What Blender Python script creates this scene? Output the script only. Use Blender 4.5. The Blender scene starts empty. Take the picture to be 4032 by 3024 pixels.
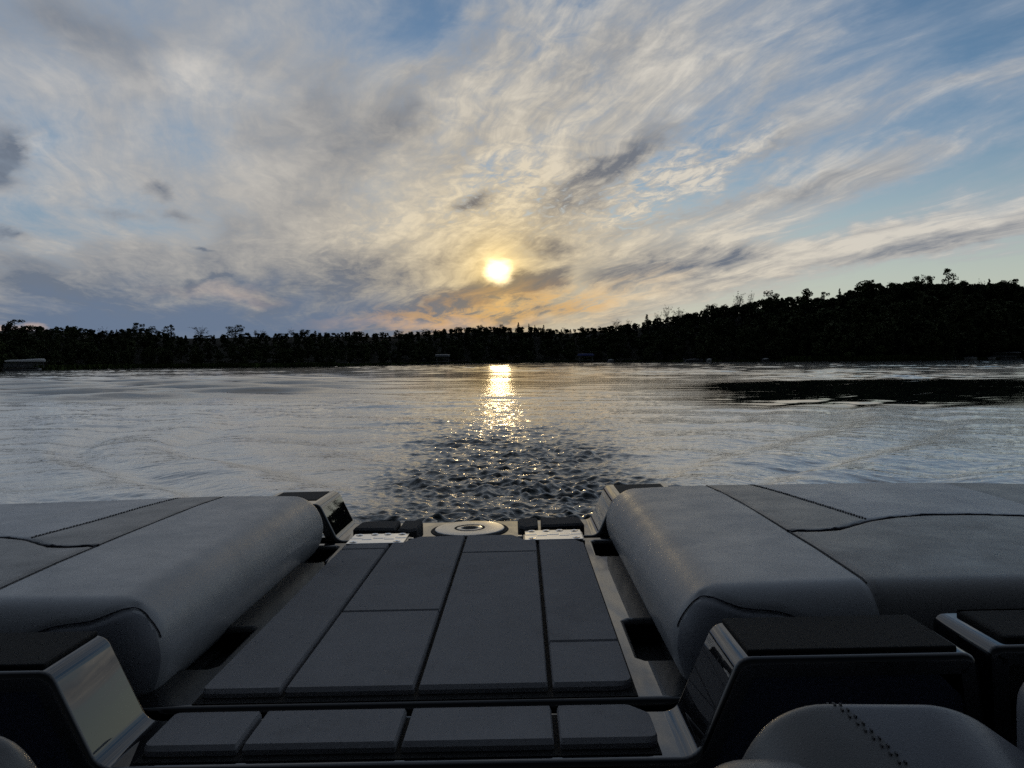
import bpy, bmesh, math, random
import numpy as np
from mathutils import Vector, Matrix

C = bpy.context.scene.collection
R_ = math.radians

# ------------------------------------------------------------------ camera
FPX = 3028.0                       # focal length in pixels of the 4032 wide frame
EYE = 1.5                          # camera height above the lake
PITCH = math.atan((1512 - 1406) / FPX)
ROLL = math.atan(0.0068)
f_ = np.array([0, math.cos(PITCH), -math.sin(PITCH)])
r0 = np.array([1.0, 0, 0]); u0 = np.cross(r0, f_)
r_ = math.cos(ROLL) * r0 - math.sin(ROLL) * u0
u_ = np.cross(r_, f_)
def ray(px, py):                   # world direction seen at a pixel of the photograph
    return f_ + (px - 2016) / FPX * r_ - (py - 1512) / FPX * u_

cam = bpy.data.cameras.new('camera'); camo = bpy.data.objects.new('camera', cam); C.objects.link(camo)
M = Matrix.Identity(4)
for i in range(3):
    M[i][0], M[i][1], M[i][2] = r_[i], u_[i], -f_[i]
M[2][3] = EYE
camo.matrix_world = M
cam.sensor_width = 36.0; cam.lens = 36.0 * FPX / 4032; cam.clip_start = 0.02; cam.clip_end = 20000
bpy.context.scene.camera = camo
sc = bpy.context.scene
sc.view_settings.view_transform = 'Standard'; sc.view_settings.look = 'None'
sc.view_settings.exposure = 0.0; sc.view_settings.gamma = 1.0
sc.cycles.max_bounces = 6; sc.cycles.diffuse_bounces = 2; sc.cycles.glossy_bounces = 4
sc.cycles.transmission_bounces = 2; sc.cycles.transparent_max_bounces = 4
sc.cycles.sample_clamp_indirect = 4.0
sc.cycles.use_denoising = False
sc.cycles.use_adaptive_sampling = True; sc.cycles.adaptive_threshold = 0.012; sc.cycles.adaptive_min_samples = 12

# ------------------------------------------------------------------ node helper
class G:
    """Small wrapper that writes shader maths as nested calls."""
    def __init__(s, nt): s.nt = nt; s.nt.nodes.clear()
    def n(s, t, **k):
        nd = s.nt.nodes.new(t)
        for a, v in k.items(): setattr(nd, a, v)
        return nd
    def put(s, sock, v):
        if isinstance(v, bpy.types.NodeSocket): s.nt.links.new(v, sock)
        elif v is not None:
            if isinstance(v, (tuple, list)) and len(v) == 3 and sock.type == 'RGBA': v = (*v, 1)
            sock.default_value = v
    def m(s, op, a, b=None, c=None, clamp=False):
        nd = s.n('ShaderNodeMath', operation=op, use_clamp=clamp)
        for i, v in enumerate((a, b, c)): s.put(nd.inputs[i], v)
        return nd.outputs[0]
    def add(s, *a):
        o = a[0]
        for b in a[1:]: o = s.m('ADD', o, b)
        return o
    def mul(s, *a):
        o = a[0]
        for b in a[1:]: o = s.m('MULTIPLY', o, b)
        return o
    def v(s, op, a, b=None, scale=None):
        nd = s.n('ShaderNodeVectorMath', operation=op)
        s.put(nd.inputs[0], a)
        if b is not None: s.put(nd.inputs[1], b)
        if scale is not None: s.put(nd.inputs['Scale'], scale)
        return nd.outputs['Value'] if op in ('DOT_PRODUCT', 'LENGTH', 'DISTANCE') else nd.outputs['Vector']
    def sep(s, a):
        nd = s.n('ShaderNodeSeparateXYZ'); s.put(nd.inputs[0], a); return nd.outputs
    def comb(s, x, y, z):
        nd = s.n('ShaderNodeCombineXYZ')
        for i, q in enumerate((x, y, z)): s.put(nd.inputs[i], q)
        return nd.outputs[0]
    def map(s, a, loc=(0, 0, 0), rot=(0, 0, 0), scale=(1, 1, 1), t='POINT'):
        nd = s.n('ShaderNodeMapping', vector_type=t); s.put(nd.inputs[0], a)
        nd.inputs[1].default_value = loc; nd.inputs[2].default_value = rot; nd.inputs[3].default_value = scale
        return nd.outputs[0]
    def noise(s, vec, scale=1, detail=6, rough=.55, dist=0, lac=2.0, dims='3D', color=False):
        nd = s.n('ShaderNodeTexNoise', noise_dimensions=dims)
        s.put(nd.inputs['Vector'], vec); s.put(nd.inputs['Scale'], scale); s.put(nd.inputs['Detail'], detail)
        s.put(nd.inputs['Roughness'], rough); s.put(nd.inputs['Distortion'], dist); s.put(nd.inputs['Lacunarity'], lac)
        return nd.outputs['Color' if color else 0]
    def ss(s, x, a, b, lo=0.0, hi=1.0, kind='SMOOTHSTEP'):
        nd = s.n('ShaderNodeMapRange', interpolation_type=kind, clamp=True)
        for k, q in (('Value', x), ('From Min', a), ('From Max', b), ('To Min', lo), ('To Max', hi)): s.put(nd.inputs[k], q)
        return nd.outputs[0]
    def mix(s, f, a, b, blend='MIX'):
        nd = s.n('ShaderNodeMix', data_type='RGBA', blend_type=blend, clamp_factor=True)
        s.put(nd.inputs[0], f); s.put(nd.inputs[6], a); s.put(nd.inputs[7], b)
        return nd.outputs[2]
    def mixf(s, f, a, b):
        nd = s.n('ShaderNodeMix', data_type='FLOAT', clamp_factor=True)
        s.put(nd.inputs[0], f); s.put(nd.inputs[2], a); s.put(nd.inputs[3], b)
        return nd.outputs[0]
    def blob(s, vec, cx, cy, sx, sy, ang):          # soft elliptical spot, 1 in the middle and 0 at its rim
        v = s.map(vec, (cx, cy, 0), (0, 0, ang), (sx, sy, 1), 'TEXTURE')
        nd = s.n('ShaderNodeTexGradient', gradient_type='SPHERICAL'); s.put(nd.inputs[0], v)
        return nd.outputs[1]
def lin(*c): return tuple(((x / 255 + .055) / 1.055) ** 2.4 if x > 10 else x / 255 / 12.92 for x in c)

# ------------------------------------------------------------------ sky and sun
SUNV = ray(1963, 1070); SUNV = SUNV / np.linalg.norm(SUNV)
SUN_EL = math.asin(SUNV[2]); SUN_AZ = math.atan2(SUNV[0], SUNV[1])
world = bpy.data.worlds.new('World'); sc.world = world; world.use_nodes = True
world.cycles.sampling_method = 'MANUAL'; world.cycles.sample_map_resolution = 512
def build_sky():
    g = G(world.node_tree)
    K = 0.1                                          # background strength; cloud colours are divided by it
    sky = g.n('ShaderNodeTexSky', sky_type='NISHITA')
    sky.sun_disc = False; sky.sun_elevation = SUN_EL; sky.sun_rotation = SUN_AZ
    sky.air_density = 1.0; sky.dust_density = 0.05; sky.ozone_density = 3.0
    d = g.n('ShaderNodeTexCoord').outputs['Generated']
    x, y, z = g.sep(d)
    z0 = g.m('MAXIMUM', z, 0.0)
    # a flat cloud layer high above: position on it, turned so that the streaks run along one axis
    q = g.m('DIVIDE', 1.0, g.m('ADD', z0, 0.09))
    px, py = g.mul(x, q), g.mul(y, q)
    a = R_(-15)
    al = g.add(g.mul(px, math.sin(a)), g.mul(py, math.cos(a)))
    ac = g.add(g.mul(px, math.cos(a)), g.mul(py, -math.sin(a)))
    flat = g.comb(ac, al, 0.0)
    w = g.sep(g.noise(flat, .9, 2, .5, color=True, dims='2D'))
    w2 = g.sep(g.noise(flat, 3.3, 2, .55, color=True, dims='2D'))
    sx = g.add(ac, g.mul(g.add(w[0], -.5), .45), g.mul(g.add(w2[0], -.5), .035))
    sy = g.add(g.mul(al, .26), g.mul(g.add(w[1], -.5), .3))
    S = g.comb(sx, sy, 0.0)
    nA = g.noise(S, 1.35, 7, .58, dims='2D')
    nB = g.noise(g.v('ADD', S, (7.3, 2.1, 0)), 5.5, 6, .66, .12, dims='2D')
    S3 = g.comb(g.add(ac, g.mul(g.add(w2[0], -.5), .12)), g.add(g.mul(al, .55), g.mul(g.add(w2[1], -.5), .12)), 3.0)
    nC = g.noise(S3, 17, 4, .60, .25, dims='2D')
    nF = g.noise(g.comb(g.mul(sx, 9), g.mul(sy, 3.2), 0.0), 1, 4, .6, dims='2D')      # fine fibres
    nL = g.noise(g.v('ADD', S, (1.7, 9.4, 0)), 1.0, 4, .55, dims='2D')          # lit or shaded
    # bearing and height of the view direction, ragged by noise, for the clouds that have a place of their own
    iy = g.m('DIVIDE', 1.0, g.m('MAXIMUM', y, 0.25))
    T0 = g.comb(g.mul(x, iy), g.mul(z, iy), 0.0)
    r1 = g.v('SUBTRACT', g.noise(g.map(T0, scale=(6, 10, 1)), 1, 3, .6, color=True, dims='2D'), (.5, .5, .5))
    r2 = g.v('SUBTRACT', g.noise(g.map(T0, scale=(26, 60, 1)), 1, 4, .65, color=True, dims='2D'), (.5, .5, .5))
    T = g.v('ADD', g.v('ADD', T0, g.v('MULTIPLY', r1, (.10, .05, 0))), g.v('MULTIPLY', r2, (.035, .016, 0)))
    U = 1.8228 / FPX
    def place(dx, dy):
        v = ray(dx * 1.8228, dy * 1.8228); return v[0] / v[1], v[2] / v[1]
    def field(spots, vec=None):
        o = None
        for (dx, dy, wx, wy, ang, amp) in spots:
            cx, cy = place(dx, dy)
            b = g.m('MULTIPLY', g.blob(T if vec is None else vec, cx, cy, wx * U, wy * U, R_(ang)), amp)
            o = b if o is None else g.add(o, b)
        return o
    cover_spots = [
        # thick soft veil, left and middle
        (130, 200, 420, 260, -25, .16), (300, 380, 330, 260, -20, .18), (480, 130, 330, 190, -15, .20),
        (700, 470, 420, 260, 10, .22), (720, 300, 330, 230, 40, .20), (1020, 230, 260, 330, -30, .16),
        (1250, 150, 380, 160, 40, .14), (960, 560, 500, 170, 0, .30), (1200, 430, 360, 140, 15, .16),
        (1500, 600, 700, 110, 10, .26), (1950, 520, 640, 55, 11, .42), (1700, 480, 430, 60, 22, .22), (1300, 330, 420, 110, 35, .22),
        (1680, 300, 470, 60, 28, .24), (2050, 180, 330, 60, 20, .22), (1780, 380, 330, 60, 12, .22), (1560, 80, 430, 110, 35, .10),
        (2060, 420, 130, 60, 10, .22), (200, 700, 900, 200, 0, .6), (700, 720, 800, 160, 0, .5),
        (1900, 120, 420, 60, 24, .16), (1650, 160, 360, 50, 34, .18), (1900, 330, 330, 40, 14, .16), (2150, 300, 200, 30, 14, .2), (1650, 420, 260, 30, 15, .2), (1350, 220, 300, 60, 40, .12),
        # gaps of blue
        (930, 40, 190, 95, 20, -.42), (1010, 130, 110, 60, 30, -.12), (90, 300, 140, 90, -30, -.20), (390, 270, 150, 120, -50, -.10),
        (60, 470, 190, 60, -10, -.20), (660, 185, 170, 70, 30, -.10), (1620, 400, 220, 60, 30, -.20), (1480, 430, 200, 40, 8, -.16),
        (1850, 460, 330, 60, 17, -.40), (2150, 320, 260, 110, 20, -.30), (2060, 60, 380, 170, 30, -.36), (1500, 250, 180, 80, 40, -.24),
        (1750, 210, 330, 60, 30, -.12), (1880, 660, 900, 85, 8, -.50), (2150, 570, 500, 60, 8, -.36), (1100, 350, 170, 50, 25, -.16),
        (430, 330, 110, 170, 20, -.05), (1950, 290, 280, 40, 15, -.18), (640, 410, 120, 60, 35, -.10), (0, 560, 260, 40, -8, -.10),
    ]
    dark_spots = [
        (1345, 340, 270, 52, 32, .78), (1240, 385, 150, 32, 25, .4), (1032, 428, 75, 28, 18, .85), (1060, 636, 190, 48, 14, .95), (1150, 606, 90, 30, 16, .75), (960, 655, 160, 30, 12, .5),
        (1168, 542, 70, 28, -20, .55), (1570, 566, 170, 38, 10, .8), (1395, 590, 150, 30, 0, .6), (2000, 520, 460, 34, 11, .42),
        (700, 620, 330, 70, 4, .55), (150, 690, 900, 110, 0, .75), (560, 715, 620, 70, 0, .6), (30, 590, 330, 80, -6, .5),
        (700, 320, 200, 120, 40, .42), (680, 560, 300, 60, 6, .30), (850, 290, 130, 110, 40, .25), (1010, 90, 150, 110, 30, .45), (1300, 60, 190, 60, 40, .20),
        (330, 415, 50, 24, -5, .6), (255, 470, 70, 18, -8, .5), (370, 463, 60, 18, -5, .4), (430, 538, 40, 10, -8, .5), (395, 613, 45, 14, 0, .5), (460, 604, 50, 12, 0, .45), (865, 686, 40, 7, 0, .6),
        (10, 300, 85, 60, -35, .9), (-10, 370, 120, 75, -5, .9), (25, 512, 110, 26, -6, .9),
        (120, 40, 300, 110, -15, .38), (700, 180, 260, 90, 40, .40), (600, 470, 260, 80, 30, .25), (1350, 120, 240, 60, 40, .25), (900, 240, 160, 90, 45, .35), (1500, 180, 200, 50, 35, .25), (300, 560, 260, 50, -6, .25), (560, 260, 200, 110, 40, .15), (1060, 690, 300, 22, 8, .35),
    ]
    light_spots = [
        (430, 160, 170, 70, -20, .75), (520, 60, 140, 60, 30, .30), (80, 150, 170, 110, -20, .25), (70, 315, 60, 28, -30, .9), (75, 525, 80, 22, 0, .8), (60, 405, 130, 50, 0, .35),
        (320, 300, 90, 190, -35, .35), (620, 250, 90, 110, 30, .35), (1110, 320, 200, 40, 30, .35), (1020, 200, 130, 80, 40, .4),
        (1540, 395, 60, 26, 30, .75), (1440, 405, 60, 26, 35, .7), (1580, 335, 160, 34, 30, .8), (1780, 250, 200, 30, 20, .5), (2060, 205, 120, 34, 10, .65),
        (1750, 350, 240, 36, 14, .6), (2050, 410, 110, 36, 14, .6), (1870, 540, 430, 22, 12, .6), (2120, 470, 200, 24, 12, .5), (1580, 500, 260, 40, 12, .35), (1360, 445, 200, 40, 8, .4),
        (1200, 610, 220, 50, -10, .3), (480, 640, 130, 18, -8, .55), (850, 490, 160, 60, 20, .3), (1250, 30, 190, 50, 40, .3),
        (1480, 240, 60, 24, 20, .8), (2140, 95, 60, 16, 15, .5),
    ]
    bias = field(cover_spots)
    dark = field(dark_spots)
    light = field(light_spots)
    el = g.m('ARCTAN2', z, g.m('SQRT', g.add(g.mul(x, x), g.mul(y, y))))
    right = g.ss(g.m('DIVIDE', x, g.m('MAXIMUM', y, .2)), -.34, .02)     # the left of the sky is smooth veil, the right is combed
    # cover
    rip = field([(1270, 430, 340, 110, 12, 1.0), (1480, 380, 300, 120, 25, .8), (1080, 420, 190, 130, 20, .8), (1150, 190, 420, 260, 35, .55), (800, 520, 260, 120, 10, .4)])
    dens = g.add(g.mul(nA, .50), g.mixf(right, .06, 0.0), g.mul(nB, g.mixf(right, .38, .50)), g.mul(g.add(nF, -.5), right, .13), g.mul(g.add(nC, -.5), g.add(.12, g.mul(rip, 1.0))), g.mul(bias, .85), g.mul(g.m('MAXIMUM', dark, 0.0), .22), -.005)
    cov = g.ss(dens, .40, .78)
    thin = g.ss(dens, .18, .66)                       # faint milky veil round the clouds
    # how lit each bit of cloud is
    lit = g.add(g.mixf(right, .54, .58), g.mul(g.add(nL, -.5), 1.25), g.mul(g.add(nB, -.5), g.add(.6, g.mul(right, 1.0))), g.mul(g.add(nC, -.5), g.add(.25, g.mul(rip, .9))), g.mul(light, .6), g.mul(dark, -.8))
    lit = g.m('MAXIMUM', g.m('MINIMUM', lit, 1.15), 0.0)
    ang = g.m('ARCCOSINE', g.m('MINIMUM', g.v('DOT_PRODUCT', d, tuple(SUNV)), .99999))
    e = lambda k: g.m('EXPONENT', g.m('MULTIPLY', ang, -1.0 / k))
    g1, g2, g3 = e(.022), e(.11), e(.34)
    low = g.ss(el, .28, .0)
    warm = g.m('MINIMUM', g.add(g.mul(g3, .42), g.mul(g2, .55), g.mul(low, .22)), 1.0)
    bright = g.mix(warm, g.mix(right, lin(206, 206, 207), lin(216, 215, 213)), lin(250, 224, 172))
    shade = g.mix(g.m('MINIMUM', g.add(g.mul(g2, 1.1), g.mul(g3, .08)), 1.0), lin(116, 126, 141), lin(138, 124, 106))
    cloud = g.mix(lit, shade, bright)
    orange = g.mul(field([(1060, 668, 330, 60, 10, 1.0), (880, 690, 260, 30, 3, .6), (1260, 650, 260, 45, 12, .6)]), g.ss(nB, .35, .62), .8)
    cloud = g.mix(orange, cloud, lin(224, 172, 104))
    pink = g.mul(field([(30, 704, 110, 14, -10, 1.0), (480, 635, 170, 20, -6, .28), (960, 700, 330, 14, 0, .5)]), .8)
    cloud = g.mix(pink, cloud, lin(236, 196, 168))
    side = g.ss(g.m('DIVIDE', x, g.m('MAXIMUM', y, .2)), -.28, .12)
    rim = g.mix(side, tuple(c / K for c in lin(100, 124, 160)), tuple(c / K for c in lin(204, 206, 192)))
    clear = g.v('MULTIPLY', sky.outputs[0], (1.45, 1.25, 1.18))
    clear = g.mix(g.mul(low, .88), clear, rim)
    veil = g.mix(warm, lin(164, 178, 196), lin(236, 210, 162))
    c = g.mix(g.mul(thin, .72), clear, g.v('SCALE', veil, scale=1 / K))
    c = g.mix(cov, c, g.v('SCALE', cloud, scale=1 / K))
    bank = g.mul(g.ss(g.add(el, g.mul(g.add(nB, -.5), .05), g.mul(g.sep(r1)[1], .10)), .105, .035), g.ss(g.m('DIVIDE', x, g.m('MAXIMUM', y, .2)), .02, -.30))
    c = g.mix(g.mul(bank, .85), c, g.v('SCALE', g.mix(pink, lin(110, 127, 152), lin(226, 194, 172)), scale=1 / K))
    # the sun behind thin cloud, and the glow round it
    cx, cy = place(1077, 585)
    sunb = g.ss(g.m('ADD', ang, g.mul(g.add(g.sep(r1)[0], g.sep(r2)[0], g.sep(r2)[1]), .012)), .0240, .002)
    halo = g.add(g.mul(g1, 1.9), g.mul(g2, .20))
    halo = g.mul(halo, g.add(1.0, g.mul(g.m('MINIMUM', dark, 1.0), -.75)))
    c = g.v('ADD', c, g.v('SCALE', g.comb(*lin(255, 214, 120)), scale=g.mul(halo, 1 / K * .55)))
    c = g.v('ADD', c, g.v('SCALE', g.comb(1.0, .80, .46), scale=g.mul(sunb, 2.6 / K)))
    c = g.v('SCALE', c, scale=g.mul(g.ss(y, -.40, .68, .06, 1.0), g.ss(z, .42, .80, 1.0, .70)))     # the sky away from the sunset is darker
    c = g.v('MULTIPLY', c, (.87, .88, .89))
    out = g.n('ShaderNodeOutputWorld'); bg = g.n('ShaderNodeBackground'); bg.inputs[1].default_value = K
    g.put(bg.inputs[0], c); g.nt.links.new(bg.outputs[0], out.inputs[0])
build_sky()

sun = bpy.data.lights.new('sun', 'SUN'); sun.energy = 0.014; sun.angle = R_(1.5); sun.color = (1.0, .74, .40)
suno = bpy.data.objects.new('sun', sun); C.objects.link(suno)
suno.rotation_euler = Vector((-SUNV[0], -SUNV[1], -SUNV[2])).to_track_quat('-Z', 'Y').to_euler()
suno.location = (0, 20, 30)

# ------------------------------------------------------------------ materials
def mat(name, color, rough=.5, coat=0, coat_rough=.05, spec=.5, ior=1.5, metal=0, fn=None):
    m = bpy.data.materials.new(name); m.use_nodes = True
    g = G(m.node_tree)
    out = g.n('ShaderNodeOutputMaterial'); b = g.n('ShaderNodeBsdfPrincipled')
    g.nt.links.new(b.outputs[0], out.inputs[0])
    b.inputs['Base Color'].default_value = (*color, 1); b.inputs['Roughness'].default_value = rough
    b.inputs['Coat Weight'].default_value = coat; b.inputs['Coat IOR'].default_value = 1.8 if coat == 1.0 else 1.5; b.inputs['Coat Roughness'].default_value = coat_rough
    b.inputs['Specular IOR Level'].default_value = spec; b.inputs['IOR'].default_value = ior; b.inputs['Metallic'].default_value = metal
    if fn: fn(g, b, out)
    return m
def bump(g, b, h, strength=.3, dist=.002):
    nd = g.n('ShaderNodeBump'); nd.inputs['Strength'].default_value = strength; nd.inputs['Distance'].default_value = dist
    g.put(nd.inputs['Height'], h); g.nt.links.new(nd.outputs[0], b.inputs['Normal'])
def obj_co(g): return g.n('ShaderNodeTexCoord').outputs['Object']
def vary(color, amt=.15, scale=6.0):
    def fn(g, b, out):
        n = g.noise(obj_co(g), scale, 4, .6)
        f = g.ss(n, .3, .7, 1 - amt, 1 + amt, 'LINEAR')
        g.put(b.inputs['Base Color'], g.v('SCALE', g.comb(*color), scale=f))
    return fn
def vinyl(name, color, rough=.34):
    def fn(g, b, out):
        co = obj_co(g)
        v = g.n('ShaderNodeTexVoronoi', feature='DISTANCE_TO_EDGE'); g.put(v.inputs['Vector'], g.v('ADD', co, g.v('SCALE', g.noise(co, 90, 2, .5, color=True), scale=.006)))
        v.inputs['Scale'].default_value = 260
        h = g.add(g.mul(g.ss(v.outputs['Distance'], 0, .18), .6), g.mul(g.noise(co, 14, 3, .5), 1.6), g.mul(g.noise(co, 3.5, 2, .5), 5.0))
        bump(g, b, h, .11, .0016)
        f = g.ss(g.noise(co, 5, 5, .6), .3, .7, .90, 1.10, 'LINEAR')
        g.put(b.inputs['Base Color'], g.v('SCALE', g.comb(*color), scale=f))
        g.put(b.inputs['Roughness'], g.ss(g.noise(co, 9, 4, .6), .3, .7, rough - .06, rough + .08, 'LINEAR'))
    return mat(name, color, rough, spec=.45, fn=fn)
def foam(name, color):
    def fn(g, b, out):
        co = obj_co(g)
        line = g.noise(g.map(co, scale=(900, 25, 300)), 1, 2, .5)
        bump(g, b, g.add(g.noise(co, 700, 2, .6), g.mul(line, .8)), .35, .0008)
        f = g.add(1.0, g.mul(g.ss(g.noise(co, 4.5, 6, .7), .52, .68), -.16), g.mul(g.add(g.noise(co, 7, 5, .65), -.5), .45), g.mul(g.add(g.noise(g.map(co, scale=(140, 9, 60)), 1, 3, .6), -.5), .14))
        g.put(b.inputs['Base Color'], g.v('SCALE', g.comb(*color), scale=f))
    return mat(name, color, .82, spec=.3, fn=fn)
def gel(name, color, rough=.06):
    def fn(g, b, out):
        co = obj_co(g)
        sm = g.noise(g.map(co, scale=(7, 5, 7)), 1, 5, .65)
        dr = g.n('ShaderNodeTexVoronoi'); g.put(dr.inputs['Vector'], co); dr.inputs['Scale'].default_value = 75
        spots = g.mul(g.ss(dr.outputs['Distance'], .34, .2), g.ss(g.noise(co, 9, 2, .5), .5, .66))
        g.put(b.inputs['Coat Roughness'], g.add(g.ss(sm, .35, .80, .01, .035), g.mul(spots, .07)))
        bump(g, b, g.add(g.mul(g.noise(co, 6, 2, .5), 1.0), g.mul(spots, .06)), .12, .01)
    return mat(name, color, .4, coat=1.0, coat_rough=rough, spec=0.0, fn=fn)
MT = dict(
    light=vinyl('light grey vinyl', (.39, .40, .415)), mid=vinyl('mid grey vinyl', (.165, .162, .158)),
    pale=vinyl('pale grey vinyl', (.44, .455, .485)), dusk=vinyl('dark grey vinyl', (.17, .167, .172)),
    gusset=vinyl('slate vinyl', (.20, .208, .232)), navy=vinyl('dark navy vinyl', (.045, .055, .095), .6),
    warm=vinyl('warm grey vinyl', (.26, .22, .185)),
    foam=foam('charcoal foam', (.285, .284, .296)), blackfoam=foam('black foam', (.008, .008, .008)), padfoam=foam('black grey foam', (.05, .051, .055)),
    gel=gel('black gelcoat', (.008, .008, .010)), tape=mat('navy piping', (.010, .012, .03), .5), seam=mat('seam shadow', (.09, .09, .095), .8), thread=mat('dark thread', (.08, .08, .085), .8),
    steel=mat('stainless steel', (.85, .85, .85), .16, metal=1.0, fn=lambda g, b, o: bump(g, b, g.noise(obj_co(g), 160, 3, .6), .10, .001)),
    dark=mat('dark void', (.004, .004, .005), .8), hull=gel('dark hull gelcoat', (.012, .013, .018)), liner=mat('dark liner', (.012, .012, .014), .8),
    cap=mat('pale plastic', (.62, .61, .6), .25, coat=.6))

# ------------------------------------------------------------------ mesh helpers
def link(name, me, m, parent=None, smooth=True):
    o = bpy.data.objects.new(name, me); C.objects.link(o)
    if m is not None: me.materials.append(m)
    if parent is not None: o.parent = parent
    if smooth: me.polygons.foreach_set('use_smooth', [True] * len(me.polygons))
    return o
def fin(name, bm, m, parent=None, smooth=False, auto=None):
    bmesh.ops.recalc_face_normals(bm, faces=bm.faces[:])
    me = bpy.data.meshes.new(name); bm.to_mesh(me); bm.free()
    o = link(name, me, m, parent, smooth or auto is not None)
    if auto is not None:
        me.set_sharp_from_angle(angle=R_(auto)); md = o.modifiers.new('weighted_normal', 'WEIGHTED_NORMAL'); md.keep_sharp = True
    return o
def pyd(name, v, f, m, parent=None, smooth=True):
    me = bpy.data.meshes.new(name); me.from_pydata([tuple(map(float, q)) for q in v], [], [tuple(map(int, q)) for q in f]); me.update()
    return link(name, me, m, parent, smooth)
def quads(name, V, F, m, parent=None, smooth=False):       # fast path for big numpy meshes
    me = bpy.data.meshes.new(name); V = np.asarray(V, np.float32); F = np.asarray(F, np.int32)
    me.vertices.add(len(V)); me.vertices.foreach_set('co', V.ravel())
    me.loops.add(F.size); me.loops.foreach_set('vertex_index', F.ravel())
    me.polygons.add(len(F)); me.polygons.foreach_set('loop_start', np.arange(0, F.size, F.shape[1], dtype=np.int32))
    me.update(calc_edges=True)
    o = bpy.data.objects.new(name, me); C.objects.link(o)
    if m is not None: me.materials.append(m)
    if parent is not None: o.parent = parent
    me.polygons.foreach_set('use_smooth', np.full(len(F), smooth))
    return o
def tag(o, label=None, cat=None, group=None, kind=None):
    for k, v in (('label', label), ('category', cat), ('group', group), ('kind', kind)):
        if v: o[k] = v
    return o
def empty(name, loc=(0, 0, 0), rz=0.0):
    o = bpy.data.objects.new(name, None); C.objects.link(o); o.location = loc; o.rotation_euler = (0, 0, rz); return o
def bm_box(bm, x0, x1, y0, y1, z0, z1, bev=0, seg=2):
    t = bmesh.new()
    r = bmesh.ops.create_cube(t, size=1)
    for v in t.verts: v.co = Vector(((x0 + x1) / 2 + v.co.x * (x1 - x0), (y0 + y1) / 2 + v.co.y * (y1 - y0), (z0 + z1) / 2 + v.co.z * (z1 - z0)))
    if bev: bmesh.ops.bevel(t, geom=t.edges[:], offset=bev, segments=seg, profile=.5, affect='EDGES')
    me = bpy.data.meshes.new('t'); t.to_mesh(me); t.free(); bm.from_mesh(me); bpy.data.meshes.remove(me)
def box(name, x0, x1, y0, y1, z0, z1, m, parent=None, bev=.004, seg=2):
    bm = bmesh.new(); bm_box(bm, x0, x1, y0, y1, z0, z1, bev, seg); return fin(name, bm, m, parent, auto=40)
def fillet(path, rad, n=5, closed=False):
    out = []; N = len(path)
    for i, p in enumerate(path):
        p = Vector(p); r = rad[i] if isinstance(rad, (list, tuple)) else rad
        if (not closed and i in (0, N - 1)) or r <= 0: out.append(p); continue
        a, b = Vector(path[i - 1]), Vector(path[(i + 1) % N])
        u, w = (a - p), (b - p); rr = min(r, u.length * .48, w.length * .48)
        A, B = p + u.normalized() * rr, p + w.normalized() * rr
        for k in range(n + 1):
            t = k / n; out.append(A * (1 - t) ** 2 + p * 2 * t * (1 - t) + B * t * t)
    return out
def offset(poly, dist):                                    # move every edge of a counter-clockwise outline inward
    N = len(poly); out = []
    for i in range(N):
        p0, p1, p2 = Vector(poly[i - 1]), Vector(poly[i]), Vector(poly[(i + 1) % N])
        e1, e2 = (p1 - p0).normalized(), (p2 - p1).normalized()
        n1, n2 = Vector((-e1.y, e1.x)), Vector((-e2.y, e2.x))
        d1, d2 = dist(-n1), dist(-n2)
        den = e1.x * e2.y - e1.y * e2.x
        if abs(den) < 1e-4: out.append(p1 + n1 * d1); continue
        a, b = p0 + n1 * d1, p1 + n2 * d2
        t = ((b.x - a.x) * e2.y - (b.y - a.y) * e2.x) / den
        out.append(a + e1 * t)
    return out
def tube(name, pts, rad, m, parent=None, n=7, closed=False):
    V, F = [], []; pts = [Vector(p) for p in pts]; N = len(pts)
    for i, p in enumerate(pts):
        a = pts[i - 1] if (i or closed) else p; b = pts[(i + 1) % N] if (i < N - 1 or closed) else p
        t = (b - a).normalized(); up = Vector((0, 0, 1)) if abs(t.z) < .95 else Vector((1, 0, 0))
        s = t.cross(up).normalized(); u = s.cross(t)
        for k in range(n):
            w = 2 * math.pi * k / n; V.append(p + (s * math.cos(w) + u * math.sin(w)) * rad)
    for i in range(N if closed else N - 1):
        for k in range(n):
            j = (i + 1) % N; F.append((i * n + k, i * n + (k + 1) % n, j * n + (k + 1) % n, j * n + k))
    return pyd(name, V, F, m, parent)
def lathe_bm(bm, prof, cx, cy, n=48):
    rings = []
    for r, z in prof: rings.append([bm.verts.new((cx + r * math.cos(2 * math.pi * k / n), cy + r * math.sin(2 * math.pi * k / n), z)) for k in range(n)])
    for a, b in zip(rings, rings[1:]):
        for k in range(n): bm.faces.new((a[k], a[(k + 1) % n], b[(k + 1) % n], b[k]))
    bm.faces.new(rings[-1])

# ------------------------------------------------------------------ the boat we sit in
# Boat axes: x to starboard of the centre line as seen looking astern, y towards the stern, z up from a level 1.7 units under the eye.
BS = 0.75
BX = np.array([0.9997497, -0.0127867, 0.0183583]); BY = np.array([0.0130257, 0.9998312, -0.0129557]); BZ = np.array([-0.0181896, 0.0131916, 0.9997475])
o0 = np.array([0, 0, EYE]) + BS * (-.216 * BX - 1.7 * BZ)
boat = empty('motorboat')
boat.matrix_world = Matrix([[BX[i] * BS, BY[i] * BS, BZ[i] * BS, o0[i]] for i in range(3)] + [[0, 0, 0, 1]])
tag(boat, 'dark motorboat with grey sun pads either side of a tiled walkway, stern filling the foreground', 'boat')

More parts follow.
